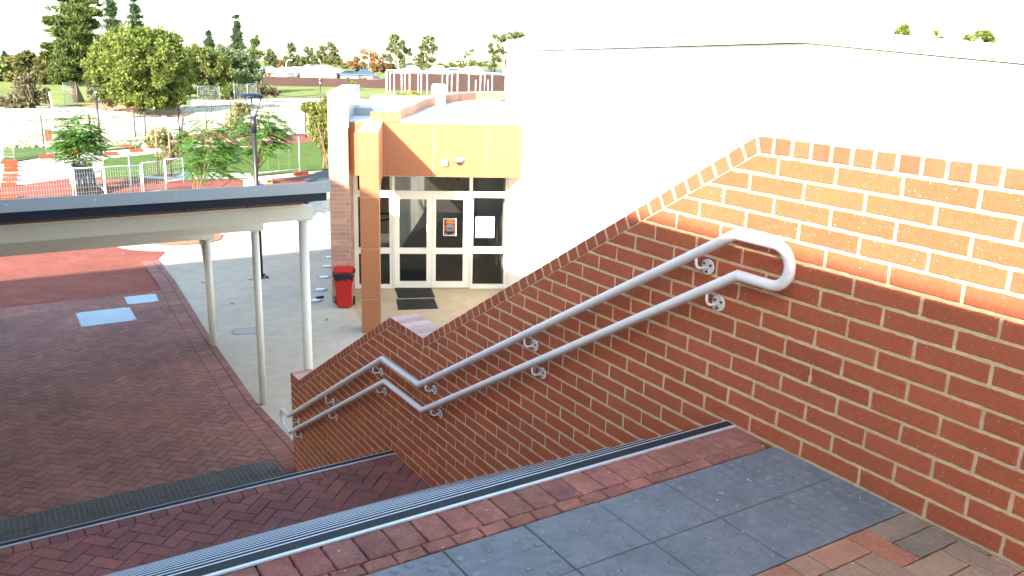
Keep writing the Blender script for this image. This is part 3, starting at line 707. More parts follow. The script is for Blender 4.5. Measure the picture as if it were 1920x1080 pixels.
d1 = frame_panel('door', .0, .795, .02, 2.03, [(.11, .68, .16, .77), (.11, .68, .90, 1.95)], -.045, .004)
d2 = frame_panel('door', .80, 1.60, .02, 2.03, [(.88, 1.46, .16, .77), (.88, 1.46, .90, 1.95)], -.045, .004)
frame_panel('sidelight', 1.645, 2.40, 0, 2.03, [(1.67, 2.345, .10, .79), (1.67, 2.345, .93, 2.0)], -.05, .02)
frame_panel('transom', -.84, 2.40, 2.075, 2.43, [(-.75, -.30, 2.125, 2.425), (-.27, -.05, 2.125, 2.425), (.02, 1.58, 2.125, 2.425), (1.65, 2.345, 2.125, 2.425)])
mb = MB(); mb.box((-.04, -.06, 0), (-.006, .022, 2.03), B); mb.box((1.606, -.06, 0), (1.64, .022, 2.03), B); mb.box((-.84, -.06, 2.032), (2.40, .018, 2.073), B); part('door_frame', mb, M['winframe'], eb)
mb = MB(); mb.box((.70, .005, .86), (.735, .014, 1.06), B); mb.tube([B(.718, .014, .9), B(.718, .05, .9), B(.60, .052, .9)], .009, 8); part('door_handle', mb, M['alu'], d1)
# fixtures and papers
mb = MB(); mb.box((.955, .902, 2.78), (1.075, .97, 2.9), B); wl = tag(part('wall_light', mb, M['whitemetal'], bevel=.006), 'small white square light box on the terracotta fascia', 'light')
mb = MB(); mb.box((.965, .971, 2.79), (1.065, .975, 2.88), B); part('light_lens', mb, M['lens'], wl)
cc = np.array(B(1.305, .935, 2.87)); mb = MB(); mb.lathe(cc, [(.03, .075), (.085, .06), (.085, .02), (.07, 0)], 18)
sc_ = tag(part('security_camera', mb, M['whitemetal']), 'round white dome camera on the terracotta fascia beside the light box', 'security camera')
mb = MB(); mb.lathe(cc, [(.062, 0.002), (.055, -.035), (.03, -.055), (.004, -.06)], 16); part('lens_dome', mb, M['camdome'], sc_)
mb = MB(); mb.box((.99, .902, 2.84), (1.33, .905, 2.86), B) if 0 else None
def flat(mb, u0, u1, z0, z1, n_): mb.box((u0, n_-.002, z0), (u1, n_, z1), B)
mb = MB(); flat(mb, 1.035, 1.313, 1.165, 1.54, -.012)
po = tag(part('poster', mb, M['paper']), 'colourful poster with a pale blue house shape on the right door', 'poster')
for nm, m_, rs in (('poster_ground', 'pblack', [(1.055, 1.293, 1.185, 1.522, -.009)]),
                   ('poster_flame', 'pora', [(1.09, 1.26, 1.43, 1.48, -.007), (1.11, 1.24, 1.40, 1.50, -.0068), (1.08, 1.13, 1.44, 1.49, -.0066), (1.23, 1.28, 1.42, 1.49, -.0064)]),
                   ('poster_title', 'pyel', [(1.10, 1.25, 1.497, 1.512, -.0062), (1.12, 1.23, 1.452, 1.465, -.006), (1.075, 1.12, 1.20, 1.215, -.006), (1.22, 1.275, 1.20, 1.215, -.006), (1.07, 1.28, 1.385, 1.395, -.006)]),
                   ('poster_band', 'pred', [(1.065, 1.285, 1.26, 1.384, -.0065)])):
    mb = MB()
    for r in rs: flat(mb, *r)
    part(nm, mb, M[m_], po)
mb = MB(); mb.extrude([(1.115, -.0058, 1.27), (1.235, -.0058, 1.27), (1.245, -.0058, 1.36), (1.175, -.0058, 1.415), (1.105, -.0058, 1.36)], (0, .001, 0), B); mb.m = 1
for k in range(3): flat(mb, 1.13+k*.035, 1.148+k*.035, 1.285, 1.35, -.0045)
part('poster_house', mb, [M['pblue'], M['pblack']], po)
mb = MB(); flat(mb, 1.725, 2.125, 1.13, 1.585, -.012)
no = tag(part('notice', mb, M['paper']), 'white printed notice on the glass right of the doors', 'notice')
mb = MB()
for k in range(16):
    if k in (7,): continue
    flat(mb, 1.765, 1.765+random.uniform(.18, .31), 1.545-k*.025, 1.552-k*.025, -.0105)
part('print', mb, M['paperink'], no)
for (u0, n0, ang, lab) in ((.02, 1.55-.72, .0, 'black ribbed rubber mat against the double doors'), (-.28+.31, 1.55, .0, 'black ribbed rubber mat lying in front of the first mat')):
    C0 = np.array([onZ(*p, G0) for p in ([(740, 541), (808, 540), (816, 558), (747, 560)] if n0 < 1 else [(743, 562), (814, 560), (822, 579), (747, 582)])])
    mb = MB()
    def bil(s, t, z): p = (C0[0]*(1-s)+C0[1]*s)*(1-t)+(C0[3]*(1-s)+C0[2]*s)*t; return (p[0], p[1], G0+z)
    mb.box((0, 0, .002), (1, 1, .012), bil)
    for k in range(3):
        for j in range(12): mb.box((k/3+.012+j*.0262, .03, .0121), (k/3+.026+j*.0262, .97, .018), bil)
    tag(part('door_mat', mb, M['rubber']), lab, 'door mat')
mb = MB(); p = onZ(950, 549, G0); mb.lathe(p, [(.07, .0), (.07, .012), (.03, .02), (.02, .05), (.03, .055)], 14); tag(part('door_stop', mb, M['machine']), 'small dark metal door stop on the paving by the white wall', 'door stop')
# ---------------------------------------------------------------- white hall
hb = thing('hall_building', 'tall white rendered hall with a low gable behind the stair wall', 'building', B(2.5, 5, 0))
a = math.radians(10); DN, DU = math.cos(a), math.sin(a)
def H(s, o, z): return B(2.395+DU*s+DN*o, DN*s-DU*o, z)      # s along the wall to the viewer, o away from it
PC = np.array(H(10, 0, 0)); E2 = np.array([.545, -.8385, 0]); N2 = np.array([.8385, .545, 0])
def H2(t, o, z): return tuple(PC+E2*t+N2*o+np.array([0, 0, z]))   # the end wall turns away at the corner
z0, z1, z2, CH = 4.99, 5.16, 4.70, .155
mb = MB(); mb.extrude([(-.35, 0, 0), (10, 0, 0), (10, 0, z1), (-.35, 0, z0)], (0, .25, 0), H)
mb.extrude([(0, 0, 0), (6.2, 0, 0), (6.2, 0, z2), (0, 0, z1)], (0, .25, 0), H2)
mb.box((-.35, .25, 0), (-.1, 12, 4.9), H)
part('wall', mb, M['white'], hb)
k = .03
mb = MB()
A0, A1, A2 = np.array(H(-.42, -.035, 0)), PC-(N2*.035)-np.array(H(0, .035, 0))+np.array(H(0, 0, 0)), np.array(H2(6.3, -.035, 0))
D0, D1, D2 = np.array(H(-.42, .18, 0)), PC+N2*.18+np.array(H(0, .18, 0))-np.array(H(0, 0, 0)), np.array(H2(6.3, .18, 0))
Z = np.array([0, 0, 1.])
for P, Q, p_, q_, za, zb in ((A0, A1, D0, D1, z0, z1), (A1, A2, D1, D2, z1, z2)):
    v = [P+Z*(za+.012), Q+Z*(zb+.012), q_+Z*(zb+.012), p_+Z*(za+.012), P+Z*(za+CH), Q+Z*(zb+CH), q_+Z*(zb+CH), p_+Z*(za+CH)]
    mb.add(v, [(3,2,1,0),(4,5,6,7),(0,1,5,4),(1,2,6,5),(2,3,7,6),(3,0,4,7)])
part('roof_capping', mb, M['capmetal'], hb)
mb = MB(); R0, R1, R2, R3 = np.array(H(-.3, .2, 0)), D1, np.array(H2(6.2, .2, 0)), np.array(H(-.3, 12, 0))
mb.add([R0+Z*(z0+.05), R1+Z*(z1+.05), R2+Z*(z2+.05), R3+Z*(z0-.1), R0+Z*(z0-.02), R1+Z*(z1-.02), R2+Z*(z2-.02), R3+Z*(z0-.2)], [(0,1,2),(0,2,3),(6,5,4),(7,6,4),(0,4,5,1),(1,5,6,2),(2,6,7,3),(3,7,4,0)]); part('roof', mb, M['capmetal'], hb)
# ---------------------------------------------------------------- classroom block that shades the stairs (left of the view)
cb = thing('classroom_block', 'two storey brick classroom block left of the stairs', 'building', (-12, 0, G0))
mb = MB(); mb.box((-20, -12, G0), (-6.02, 7.56, 4.0)); part('wall', mb, M['brick'], cb)
mb = MB(); mb.box((-20.02, -12.02, 4.001), (-6, 7.58, 4.2)); part('roof', mb, M['capmetal'], cb)
for y in (-8, -4.5, -1, 2.5):
    for z in (-2.2, 1.2):
        mb = MB(); mb.box((-6.022, y, z), (-5.99, y+1.6, z+1.3)); wd = part('window', mb, M['winframe'], cb)
        mb = MB(); mb.box((-5.992, y+.08, z+.08), (-5.985, y+1.52, z+1.22)); part('pane', mb, M['pane'], wd)
# ---------------------------------------------------------------- courtyard fittings
def plate(name, pts, lab, mt, z=.04):
    P = [onZ(*p, G0+.026) for p in pts]; c = sum(P)/4
    mb = MB(); mb.extrude([(p[0], p[1], G0+.022) for p in P], (0, 0, .008)); o = tag(part(name, mb, mt), lab, 'access cover')
    mb = MB()
    Q = [c+(p-c)*.93 for p in P]
    for q in Q: mb.lathe((q[0], q[1], G0+.030), [(.018, 0), (.018, .002)], 8)
    part('lifting_hole', mb, M['bolt'], o)
    mb = MB(); E_ = [c+(p-c)*1.03 for p in P]; mb.extrude([(p[0], p[1], G0+.020) for p in E_], (0, 0, .0075)); part('cover_frame', mb, M['machine'], o)
    return o
plate('access_cover', [(143, 587), (242, 576), (256, 600), (153, 613)], 'large galvanised access cover set in the red brick paving', M['steelplate'])
plate('access_cover', [(233, 557), (292, 551), (297, 565), (240, 571)], 'smaller galvanised access cover behind the large one in the paving', M['steelplate'])
mb = MB(); c = onZ(462, 621, G0); e1 = np.array([.42, -.1, 0]); e2 = np.array([.08, .30, 0])
def rr(k): return [c+e1*math.copysign(abs(math.cos(t))**.5, math.cos(t))*k+e2*math.copysign(abs(math.sin(t))**.5, math.sin(t))*k for t in np.linspace(0, 2*math.pi, 40, endpoint=False)]
mb.extrude([(p[0], p[1], G0+.001) for p in rr(.62)], (0, 0, .005)); pl = tag(part('pit_lid', mb, M['lid']), 'concrete pit lid with rounded corners between the canopy posts', 'pit lid')
mb = MB(); A, Bq = rr(.56), rr(.52)
for i in range(40): j = (i+1) % 40; mb.add([(*A[i][:2], G0+.0075), (*A[j][:2], G0+.0075), (*Bq[j][:2], G0+.0075), (*Bq[i][:2], G0+.0075)], [(0, 1, 2, 3)])
part('lid_groove', mb, M['machine'], pl)
for i, (p, lab) in enumerate(zip([(591, 564), (600, 543.5), (607, 520), (613, 499.5), (618.5, 482.5)],
        ['nearest round ground light left of the red bin', 'second round ground light counting from the red bin', 'middle one of the five round ground lights', 'fourth round ground light beside the brick pier', 'farthest round ground light at the shade edge'])):
    c = onZ(*p, G0); mb = MB(); mb.lathe(c, [(.155, 0), (.155, .01), (.135, .014), (.12, .009), (.004, .009)], 28)
    o = tag(part('ground_light', mb, M['disc']), 'silver '+lab, 'ground light', 'round ground lights in the concrete beside the pier')
    mb = MB(); mb.lathe(c, [(.118, .0095), (.1, .018), (.05, .022), (.004, .023)], 20); part('lens', mb, M['lens'], o)
def small(name, p, lab, cat, sz, mt, ang=0):
    c = onZ(*p, G0); ca, sa = math.cos(ang), math.sin(ang); mb = MB()
    f = lambda x, y, z: (c[0]+x*ca-y*sa, c[1]+x*sa+y*ca, G0+z)
    mb.box((-sz[0]/2, -sz[1]/2, .002), (sz[0]/2, sz[1]/2, sz[2]), f); tag(part(name, mb, mt, bevel=.003), lab, cat); return f
small('rubber_wedge', (600, 559), 'small black rubber wedge beside the nearest ground light', 'wedge', (.16, .06, .04), M['rubber'], .2)
f = small('drain_grate', (418, 447), 'narrow dark drain grate on the sunlit concrete', 'drain', (.36, .1, .006), M['machine'], .1)
for (p, lab) in (((381, 530), 'dry brown leaf on the concrete beside the far canopy post'), ((436, 570), 'dry brown leaf between the two far canopy posts'), ((470, 525), 'dry brown leaf near the black lamp base'), ((612, 600), 'dry leaf on concrete between the nearest post and the orange column')):
    c = onZ(*p, G0); mb = MB(); a = random.random()*3
    P = [(c[0]+.06*k*math.cos(a)+w_*math.sin(a), c[1]+.06*k*math.sin(a)-w_*math.cos(a), G0+.006+.008*abs(k)) for k, w_ in ((-1, 0), (-.3, .028), (.4, .025), (1, 0), (.4, -.025), (-.3, -.028))]
    mb.extrude(P, (0, 0, .002)); tag(part('leaf', mb, M['stake']), lab, 'leaf')
# red bin
bn = thing('wheelie_bin', 'red wheelie bin with black liner standing at the tan brick pier', 'bin', B(-.97, 1.25, 0))
def BN(u, n_, z): return B(-.955+u*.86, 1.50+n_*.86, z*.85)
mb = MB()
def ring4(w, d0, d1, z): return [(-w, d1, z), (w, d1, z), (w, d0, z), (-w, d0, z)]
R4 = [ring4(.165, -.34, -.02, .03), ring4(.175, -.36, .0, .35), ring4(.205, -.40, .035, .80), ring4(.215, -.41, .045, .85)]
vs = [BN(*p) for r in R4 for p in r]; fs = [(0, 1, 2, 3), (12, 15, 14, 13)]
for k in range(3): fs += [(4*k+j, 4*k+(j+1) % 4, 4*k+4+(j+1) % 4, 4*k+4+j) for j in range(4)]
mb.add(vs, fs); part('body', mb, M['redplastic'], bn, bevel=.012)
mb = MB(); vs = []
for z, e in ((.70, .006), (.76, .022), (.84, .03), (.865, .02)):
    for j in range(32):
        t = j/32*4; k = int(t); f_ = t-k; cw = .20+(z-.7)*.06+e; d0, d1 = -.395-e-(z-.7)*.05, .03+e+(z-.7)*.05
        cs_ = [(-cw, d1), (cw, d1), (cw, d0), (-cw, d0)]; a_, b_ = cs_[k], cs_[(k+1) % 4]
        w_ = random.uniform(-.008, .008); zz_ = z+(random.uniform(-.045, .03) if z < .72 else 0)
        vs.append(BN(a_[0]+(b_[0]-a_[0])*f_+w_, a_[1]+(b_[1]-a_[1])*f_+w_, zz_))
mb.smooth = True; mb.add(vs, [(32*k+j, 32*k+(j+1) % 32, 32*k+32+(j+1) % 32, 32*k+32+j) for k in range(3) for j in range(32)]); part('bin_liner', mb, M['bag'], bn)
mb = MB(); mb.extrude([(-.215, .05, .868), (-.215, -.42, .905), (-.215, -.42, .93), (-.215, -.2, .945), (-.215, .05, .90)], (.43, 0, 0), BN); part('lid', mb, M['redplastic'], bn, bevel=.012)
for sx in (-1, 1):
    mb = MB(); vs = []
    for xx in (sx*.185, sx*.225):
        for j in range(20): vs.append(BN(xx, -.37+.1*math.cos(j*math.pi/10), .1+.1*math.sin(j*math.pi/10)))
    mb.add(vs, [tuple(range(20)), tuple(range(20, 40))[::-1]]+[(j, (j+1) % 20, 20+(j+1) % 20, 20+j) for j in range(20)]); part('wheel', mb, M['rubber'], bn)
# street lamps
def lamp(base, h, lab, sc_=1.):
    x, y, z = base
    t = thing('street_lamp', lab, 'street lamp', base, 'black dish topped lamps')
    mb = MB(); mb.tube([(x, y, z), (x, y, z+h*.86)], .05*sc_, 14); mb.tube([(x, y, z+h*.8), (x, y, z+h*.885)], .062*sc_, 14); part('pole', mb, M['black'], t)
    mb = MB(); mb.box((x-.14, y-.14, z), (x+.14, y+.14, z+.02))
    for a_, b_ in ((-.1, -.1), (.1, -.1), (.1, .1), (-.1, .1)): mb.lathe((x+a_, y+b_, z+.02), [(.02, 0), (.02, .03)], 6)
    part('base_plate', mb, M['black'], t)
    zt = z+h-.04
    for k in range(3):
        a_ = math.radians(200+120*k); mb = MB(); mb.tube([(x+.03*math.cos(a_), y+.03*math.sin(a_), z+h*.875), (x+.2*sc_*math.cos(a_), y+.2*sc_*math.sin(a_), zt-.03)], .013*sc_, 8); part('arm', mb, M['black'], t)
    mb = MB(); mb.lathe((x, y, zt), [(.19*sc_, -.03), (.245*sc_, -.02), (.25*sc_, .0), (.2*sc_, .03), (.08*sc_, .05), (.01, .055)], 28); part('dish', mb, M['gutter'], t)
    mb = MB(); mb.lathe((x, y, z+h*.885), [(.045*sc_, 0), (.06*sc_, .05), (.035*sc_, .1)], 12); part('lamp_head', mb, M['alu'], t)
lamp((2.335, 16.13, G0), 3.98, 'tall black lamp with a wide dish rising behind the canopy')
p = W(178, 160, 41); lamp((p[0], 41, gz(41)), p[2]-gz(41), 'black dish lamp behind the left feathery sapling', 1.0)
p = W(600, 150, 66); lamp((p[0], 66, gz(66)), p[2]-gz(66), 'small distant dish lamp on the pale sand', .8)
# ---------------------------------------------------------------- trees and shrubs
def dep(P): return (np.array(P)-CAM)@_f
def kites(C, D, N, l, w):                                    # leaf kites: centres, long axis, normal, length, width
    S = np.cross(D, N); S /= np.linalg.norm(S, axis=1, keepdims=True)+1e-9
    l = l[:, None]; w = w[:, None]
    return np.stack([C-D*l*.5, C+S*w*.5, C+D*l*.5, C-S*w*.5], 1)
def rdir(n):
    v = rng.normal(size=(n, 3)); return v/np.linalg.norm(v, axis=1, keepdims=True)
def clump(c, r, n, size, asp=.5, up=.3, out=.8):
    dv = rdir(n); rad = (1-.6*rng.random(n)**2)
    C = np.array(c)+dv*rad[:, None]*np.array(r)
    D = dv*out+rdir(n)*.8+np.array([0, 0, up]); D /= np.linalg.norm(D, axis=1, keepdims=True)
    s = size*(.6+.8*rng.random(n)); return kites(C, D, rdir(n), s, s*asp)
def crown_from(blobs, nsub, nleaf, size, asp=.55, up=.2, sub=.42, out=.8):
    V = []
    for (c, r) in blobs:
        c = np.array(c); r = np.array(r, float)
        dv = rdir(nsub); k = .45+.5*rng.random(nsub)
        for i in range(nsub):
            V.append(clump(c+dv[i]*r*k[i], r*sub*(.7+.6*rng.random()), int(nleaf*(.6+.8*rng.random())), size, asp, up, out))
    return np.concatenate(V)
def bls(Y, items, flat=1.):                                  # (px, py, rx, ry, dY) silhouettes lumps -> ellipsoids of real size
    out = []
    for it in items:
        x, y, rx, ry = it[:4]; dy = it[4] if len(it) > 4 else random.uniform(-.5, .5)*rx*(Y/F)
        c = W(x, y, Y+dy); k = dep(c)/F; out.append((c, (rx*k, rx*k*flat, ry*k)))
    return out
def tree(name, label, cat, base, blobs, lm, bk, nsub=10, nleaf=40, size=.25, tr=.15, asp=.55, up=.2, sub=.42, group=None, top=None, limbs=True, out=.8, multi=1):
    t = thing(name, label, cat, base, group); base = np.array(base, float)
    tc = np.mean([b[0] for b in blobs], 0) if top is None else np.array(top)
    mb = MB()
    for k in range(multi):
        bb = base+np.array([random.uniform(-.25, .25), random.uniform(-.25, .25), 0])*(multi > 1)
        tt = tc+(rng.normal(size=3)*.5*(multi > 1))
        m1 = bb+(tt-bb)*.4+rng.normal(size=3)*.05*np.linalg.norm(tt-bb)*np.array([1, 1, 0])
        mb.tube([bb-[0, 0, .15], bb+(m1-bb)*.5, m1, m1+(tt-m1)*.55, tt], [tr*1.25, tr, tr*.85, tr*.6, tr*.3], 9)
        if limbs:
            for c, r in blobs:
                s = bb+(tt-bb)*random.uniform(.35, .7); mid = (s+c)/2+np.array([0, 0, -.08])*np.linalg.norm(c-s)
                mb.tube([s, mid, np.array(c)], [tr*.45, tr*.32, tr*.12], 6)
    part('trunk', mb, bk, t)
    quads('crown', crown_from(blobs, nsub, nleaf, size, asp, up, sub, out), lm, t); return t
def base_at(x, y): p = gp(x, y); return (p[0], p[1], p[2]+hump(p[0], p[1]))
def under(x, Y):                                             # ground under pixel column x at depth Y
    p = W(x, 150, Y); return (p[0], Y, gz(Y)+hump(p[0], Y))
# big clipped-looking round acacia
Y = 66
tree('acacia_tree', 'large round olive green acacia on the bark mulch bank', 'tree', under(262, Y+1),
     bls(Y, [(262,120,70,62,0),(205,118,46,44),(190,140,32,32),(215,95,40,34),(250,78,48,28),(300,85,42,34),(325,120,40,40),(335,150,30,34),(300,160,44,36,-2),(255,165,46,30,-2),(215,160,34,24),(285,185,36,18,-2.5),(318,185,26,20,-1.5),(240,110,50,46,-4),(290,125,46,46,-4),(232,182,26,18,-2),(262,188,30,14,-2.5),(300,196,30,12,-2),(205,170,24,16,-1)]),
     L_['acacia'], M['bark'], nsub=30, nleaf=120, size=.25, tr=.28, sub=.3, up=.3, out=1.1)
# big dark pine with spreading pads
Y = 76
tree('pine_tree', 'tall dark spreading pine left of the round acacia', 'tree', base_at(150, 192),
     bls(Y, [(125,-8,36,16),(165,2,26,9),(100,38,26,10),(135,25,38,18),(170,22,24,8),(112,62,24,9),(145,55,36,15),(172,45,16,8),(100,88,24,10),(130,85,34,16),(170,72,22,7),(150,78,26,12),(96,105,20,9),(120,112,34,12),(150,108,36,18),(180,92,18,7),(105,132,24,9),(135,138,34,13),(165,132,28,14),(120,150,22,8),(160,150,26,9),(140,20,26,16),(138,48,26,16),(140,70,28,14),(142,98,30,14),(140,125,30,14)], .8),
     L_['pine'], M['bark'], nsub=17, nleaf=75, size=.36, tr=.36, asp=.24, up=.35, sub=.34, top=W(135, -10, Y))
def whorl_pine(label, x, ytop, ybot, Y, wpx, lm, base=None, tiers=13):
    b = under(x, Y); t = thing('norfolk_pine', label, 'tree', b); tp = W(x, ytop, Y); k = dep(tp)/F
    mb = MB(); mb.tube([np.array(b), tp], [.22, .03], 8); part('trunk', mb, M['bark'], t)
    V = []; mb = MB(); zb = W(x, ybot, Y)[2]
    for i in range(tiers):
        f_ = (i+.4)/tiers; z = tp[2]+(zb-tp[2])*f_; R = wpx*k*(.12+.88*f_**.8)*(.6+.6*random.random()); z += random.uniform(-.25, .25)
        for q in range(6):
            a = q*math.pi/3+random.uniform(-.4, .4)+i; r = R*random.uniform(.6, 1.1)
            e = np.array([tp[0]+r*math.cos(a), tp[1]+r*math.sin(a), z+r*.16]); o = np.array([tp[0], tp[1], z])
            mb.tube([o, e], [.05, .015], 5)
            for s in np.linspace(.3, 1, 5): V.append(clump(o+(e-o)*s+rng.normal(size=3)*.12, (r*.2+.1, r*.2+.1, .14+r*.1), 17, .34, .25, .5))
    part('branch', mb, M['bark'], t); quads('crown', np.concatenate(V), lm, t)
whorl_pine('thin dark pine between the spreading pine and the acacia', 205, -12, 75, 112, 26, L_['darkpine'])
whorl_pine('slender pale pine rising behind the acacia', 250, 0, 75, 118, 22, L_['darkpine'])
whorl_pine('short dark pine behind the blue green acacia', 391, 62, 110, 120, 15, L_['darkpine'], tiers=8)
whorl_pine('taller layered pine behind the blue green acacia', 443, 32, 110, 120, 20, L_['darkpine'])
tree('pine_tree', 'narrow dark pine at the right end of the acacia row', 'tree', under(480, 92), bls(92, [(478,78,8,12),(480,98,13,14),(476,118,14,14),(484,135,12,14),(478,150,14,12)]), L_['pine'], M['bark'], 10, 40, .4, .2, .25, .4)
Y = 84
tree('acacia_tree', 'olive acacia right of the large round acacia', 'tree', under(385, Y), bls(Y, [(372,118,26,24),(395,108,28,20),(410,130,26,22),(380,145,28,24),(405,155,26,18),(365,100,14,14),(425,150,20,18)]), L_['olive'], M['bark'], 22, 75, .28, .22, sub=.34)
Y = 90
tree('acacia_tree', 'rounded blue green acacia behind the olive acacia', 'tree', under(440, Y), bls(Y, [(440,110,34,24),(415,105,22,18),(462,122,24,24),(450,145,28,20),(425,130,26,22),(470,145,18,18)]), L_['bluegreen'], M['bark'], 22, 75, .28, .22, sub=.34)
tree('shrub', 'dark low shrub behind the mesh fence under the acacias', 'shrub', under(400, 82), bls(82, [(385,178,24,14),(415,178,22,14),(440,172,20,14),(460,168,16,12)]), L_['pine'], M['bark'], 12, 40, .3, .08, limbs=False)
tree('shrub', 'grey green shrub at the right end of the acacia row', 'shrub', under(500, 78), bls(78, [(498,168,18,12),(515,172,12,9),(485,165,12,10)]), L_['scrub'], M['bark'], 14, 40, .28, .08, limbs=False)
tree('shrub', 'weeping dark shrub under the left side of the round acacia', 'shrub', under(195, 68), bls(68, [(185,178,16,16),(210,185,18,12),(172,170,10,12)]), L_['scrub'], M['bark'], 12, 40, .25, .06, limbs=False)
# left edge trees
Y = 112
tree('eucalyptus_tree', 'brown green eucalyptus left of the spreading pine', 'tree', under(45, Y), bls(Y, [(40,118,20,18),(58,122,18,22),(35,140,20,18),(60,145,18,16),(48,105,14,8)]), L_['brownish'], M['bark'], 16, 45, .5, .25, sub=.34)
tree('broadleaf_tree', 'bright green tree at the left edge of the oval', 'tree', under(12, Y+3), bls(Y+3, [(10,130,22,20),(-12,125,20,20),(22,148,16,12),(-5,148,18,12)]), L_['olive'], M['bark'], 16, 45, .5, .25, sub=.34)
tree('broadleaf_tree', 'olive tree with rusty tips under the spreading pine', 'tree', under(88, Y-4), bls(Y-4, [(85,118,20,16),(95,138,22,16),(75,145,16,14),(110,150,18,12)]), L_['brownish'], M['bark'], 16, 45, .5, .22, sub=.34)
tree('conifer', 'small pointed conifer at the far left edge', 'tree', under(9, 150), bls(150, [(9,102,3,5),(9,110,6,6),(9,118,8,7)]), L_['darkpine'], M['bark'], 8, 25, .6, .2, .3, .5)
tree('broadleaf_tree', 'dark distant tree at the far left horizon', 'tree', under(-20, 140), bls(140, [(-20,118,22,12),(0,122,16,10),(24,118,16,8)]), L_['olive'], M['bark'], 14, 40, .6, .25, sub=.34)
Y = 72
tree('shrub', 'tall grey brown shrub on the edge of the sand', 'shrub', under(52, Y), bls(Y, [(50,165,22,20),(40,185,26,14),(62,185,20,14),(48,148,10,10),(25,192,18,8)]), L_['scrub'], M['bark'], 18, 40, .25, .07, limbs=True, multi=3)
tree('shrub', 'low grey shrub in the left corner of the sand', 'shrub', under(15, Y), bls(Y, [(10,195,16,8),(-8,192,16,10),(28,180,8,10)]), L_['scrub'], M['bark'], 14, 36, .22, .05, limbs=False)
tree('shrub', 'small dark shrub beside the short white post', 'shrub', under(88, Y), bls(Y, [(86,185,9,10),(88,172,6,6)]), L_['scrub'], M['bark'], 10, 34, .2, .05, limbs=False)
# far eucalypts
def gum(label, Y, xb, items, lm='gum', size=.55, tr=.22, ns=12, nl=32, bk='palebark'):
    return tree('eucalyptus_tree', label, 'tree', under(xb, Y), bls(Y, items), L_[lm], M[bk], ns, nl, size, tr, .4, -.1, .34)
gum('rounded eucalyptus right of the acacia row', 150, 508, [(508,98,8,10),(500,112,10,9),(516,112,9,10),(505,122,10,8)])
gum('dome shaped eucalyptus above the small brick house', 150, 545, [(545,92,9,12),(540,108,12,12),(552,110,10,12),(545,120,12,8)])
gum('eucalyptus above the pale roofed house', 150, 580, [(580,98,10,10),(572,112,11,12),(588,112,11,12)])
gum('tall forked eucalyptus above the white roofs', 146, 612, [(612,86,13,9),(602,100,10,12),(624,98,10,10),(612,112,14,10),(630,110,8,8)])
gum('rust tinted hedge of trees behind the brick house', 155, 520, [(505,122,10,6),(525,120,10,7),(540,124,8,6),(560,124,10,5)], 'rust')
gum('small spreading tree in front of the white roof', 122, 627, [(625,113,14,7),(617,116,8,5),(635,115,9,6)], 'brownish', .4, .1)
gum('large rusty brown eucalyptus', 128, 690, [(690,105,18,12),(672,118,14,12),(705,118,18,14),(690,128,22,10),(660,122,10,8),(720,128,14,10),(735,130,10,8)], 'rust', .5)
gum('tall leaning green eucalyptus beside the rusty one', 126, 742, [(740,72,11,10),(735,88,13,11),(755,85,11,11),(745,102,16,12),(765,98,8,9),(752,116,12,10),(728,108,10,10)], 'gum', .45)
gum('tall open eucalyptus in the middle distance', 126, 795, [(803,75,11,8),(795,88,10,9),(812,90,9,10),(798,104,12,10),(785,112,10,10),(810,112,7,6),(792,122,10,8)], 'gum', .45)
gum('faint thin eucalyptus far off', 170, 878, [(876,101,9,4),(884,95,4,4),(872,106,4,3)], 'gum', .5, .12, 8, 14)
gum('tall eucalyptus beside the white hall', 112, 944, [(935,72,14,10),(958,68,16,10),(975,66,12,6),(925,92,12,12),(945,90,14,12),(958,98,10,14),(930,112,12,10),(950,120,12,12),(922,126,8,10)], 'gum', .42, .3)
gum('low green tree line above the distant roofs', 190, 850, [(840,122,14,6),(862,120,16,6),(885,118,16,6),(905,120,12,6)], 'olive', .6)
tree('shrub', 'olive shrub behind the maroon fence', 'shrub', under(755, 105), bls(105, [(755,150,20,10),(740,155,14,8),(770,152,12,10)]), L_['scrub'], M['bark'], 12, 34, .35, .06, limbs=False)
tree('shrub', 'small round shrub in front of the maroon fence', 'shrub', under(662, 98), bls(98, [(662,158,9,6),(655,160,6,4)]), L_['olive'], M['bark'], 10, 34, .3, .05, limbs=False)
gum('low hazy tree line behind the pale roofed houses', 185, 600, [(520,120,14,7),(550,121,14,6),(585,120,16,7),(615,121,14,6),(650,122,12,6),(675,124,12,6)], 'olive', .7, .2, 12, 26)
gum('low green tree line right of the leaning eucalyptus', 185, 790, [(770,124,14,5),(800,123,14,5),(828,124,12,5)], 'olive', .7, .2, 12, 26)
gum('first eucalyptus top above the hall roof', 62, 1695, [(1688,60,12,7),(1697,53,6,5),(1690,70,16,9),(1700,62,6,6)], 'acacia', .55, .15, 12, 34)
gum('sparse eucalyptus top above the middle of the hall roof', 66, 1755, [(1754,62,7,4),(1748,74,10,4),(1762,74,8,5),(1758,90,12,8)], 'acacia', .5, .12, 8, 22)
gum('widest eucalyptus top above the hall roof', 58, 1838, [(1845,64,16,7),(1822,74,15,8),(1856,76,11,9),(1838,88,18,10)], 'acacia', .55, .2, 14, 40)
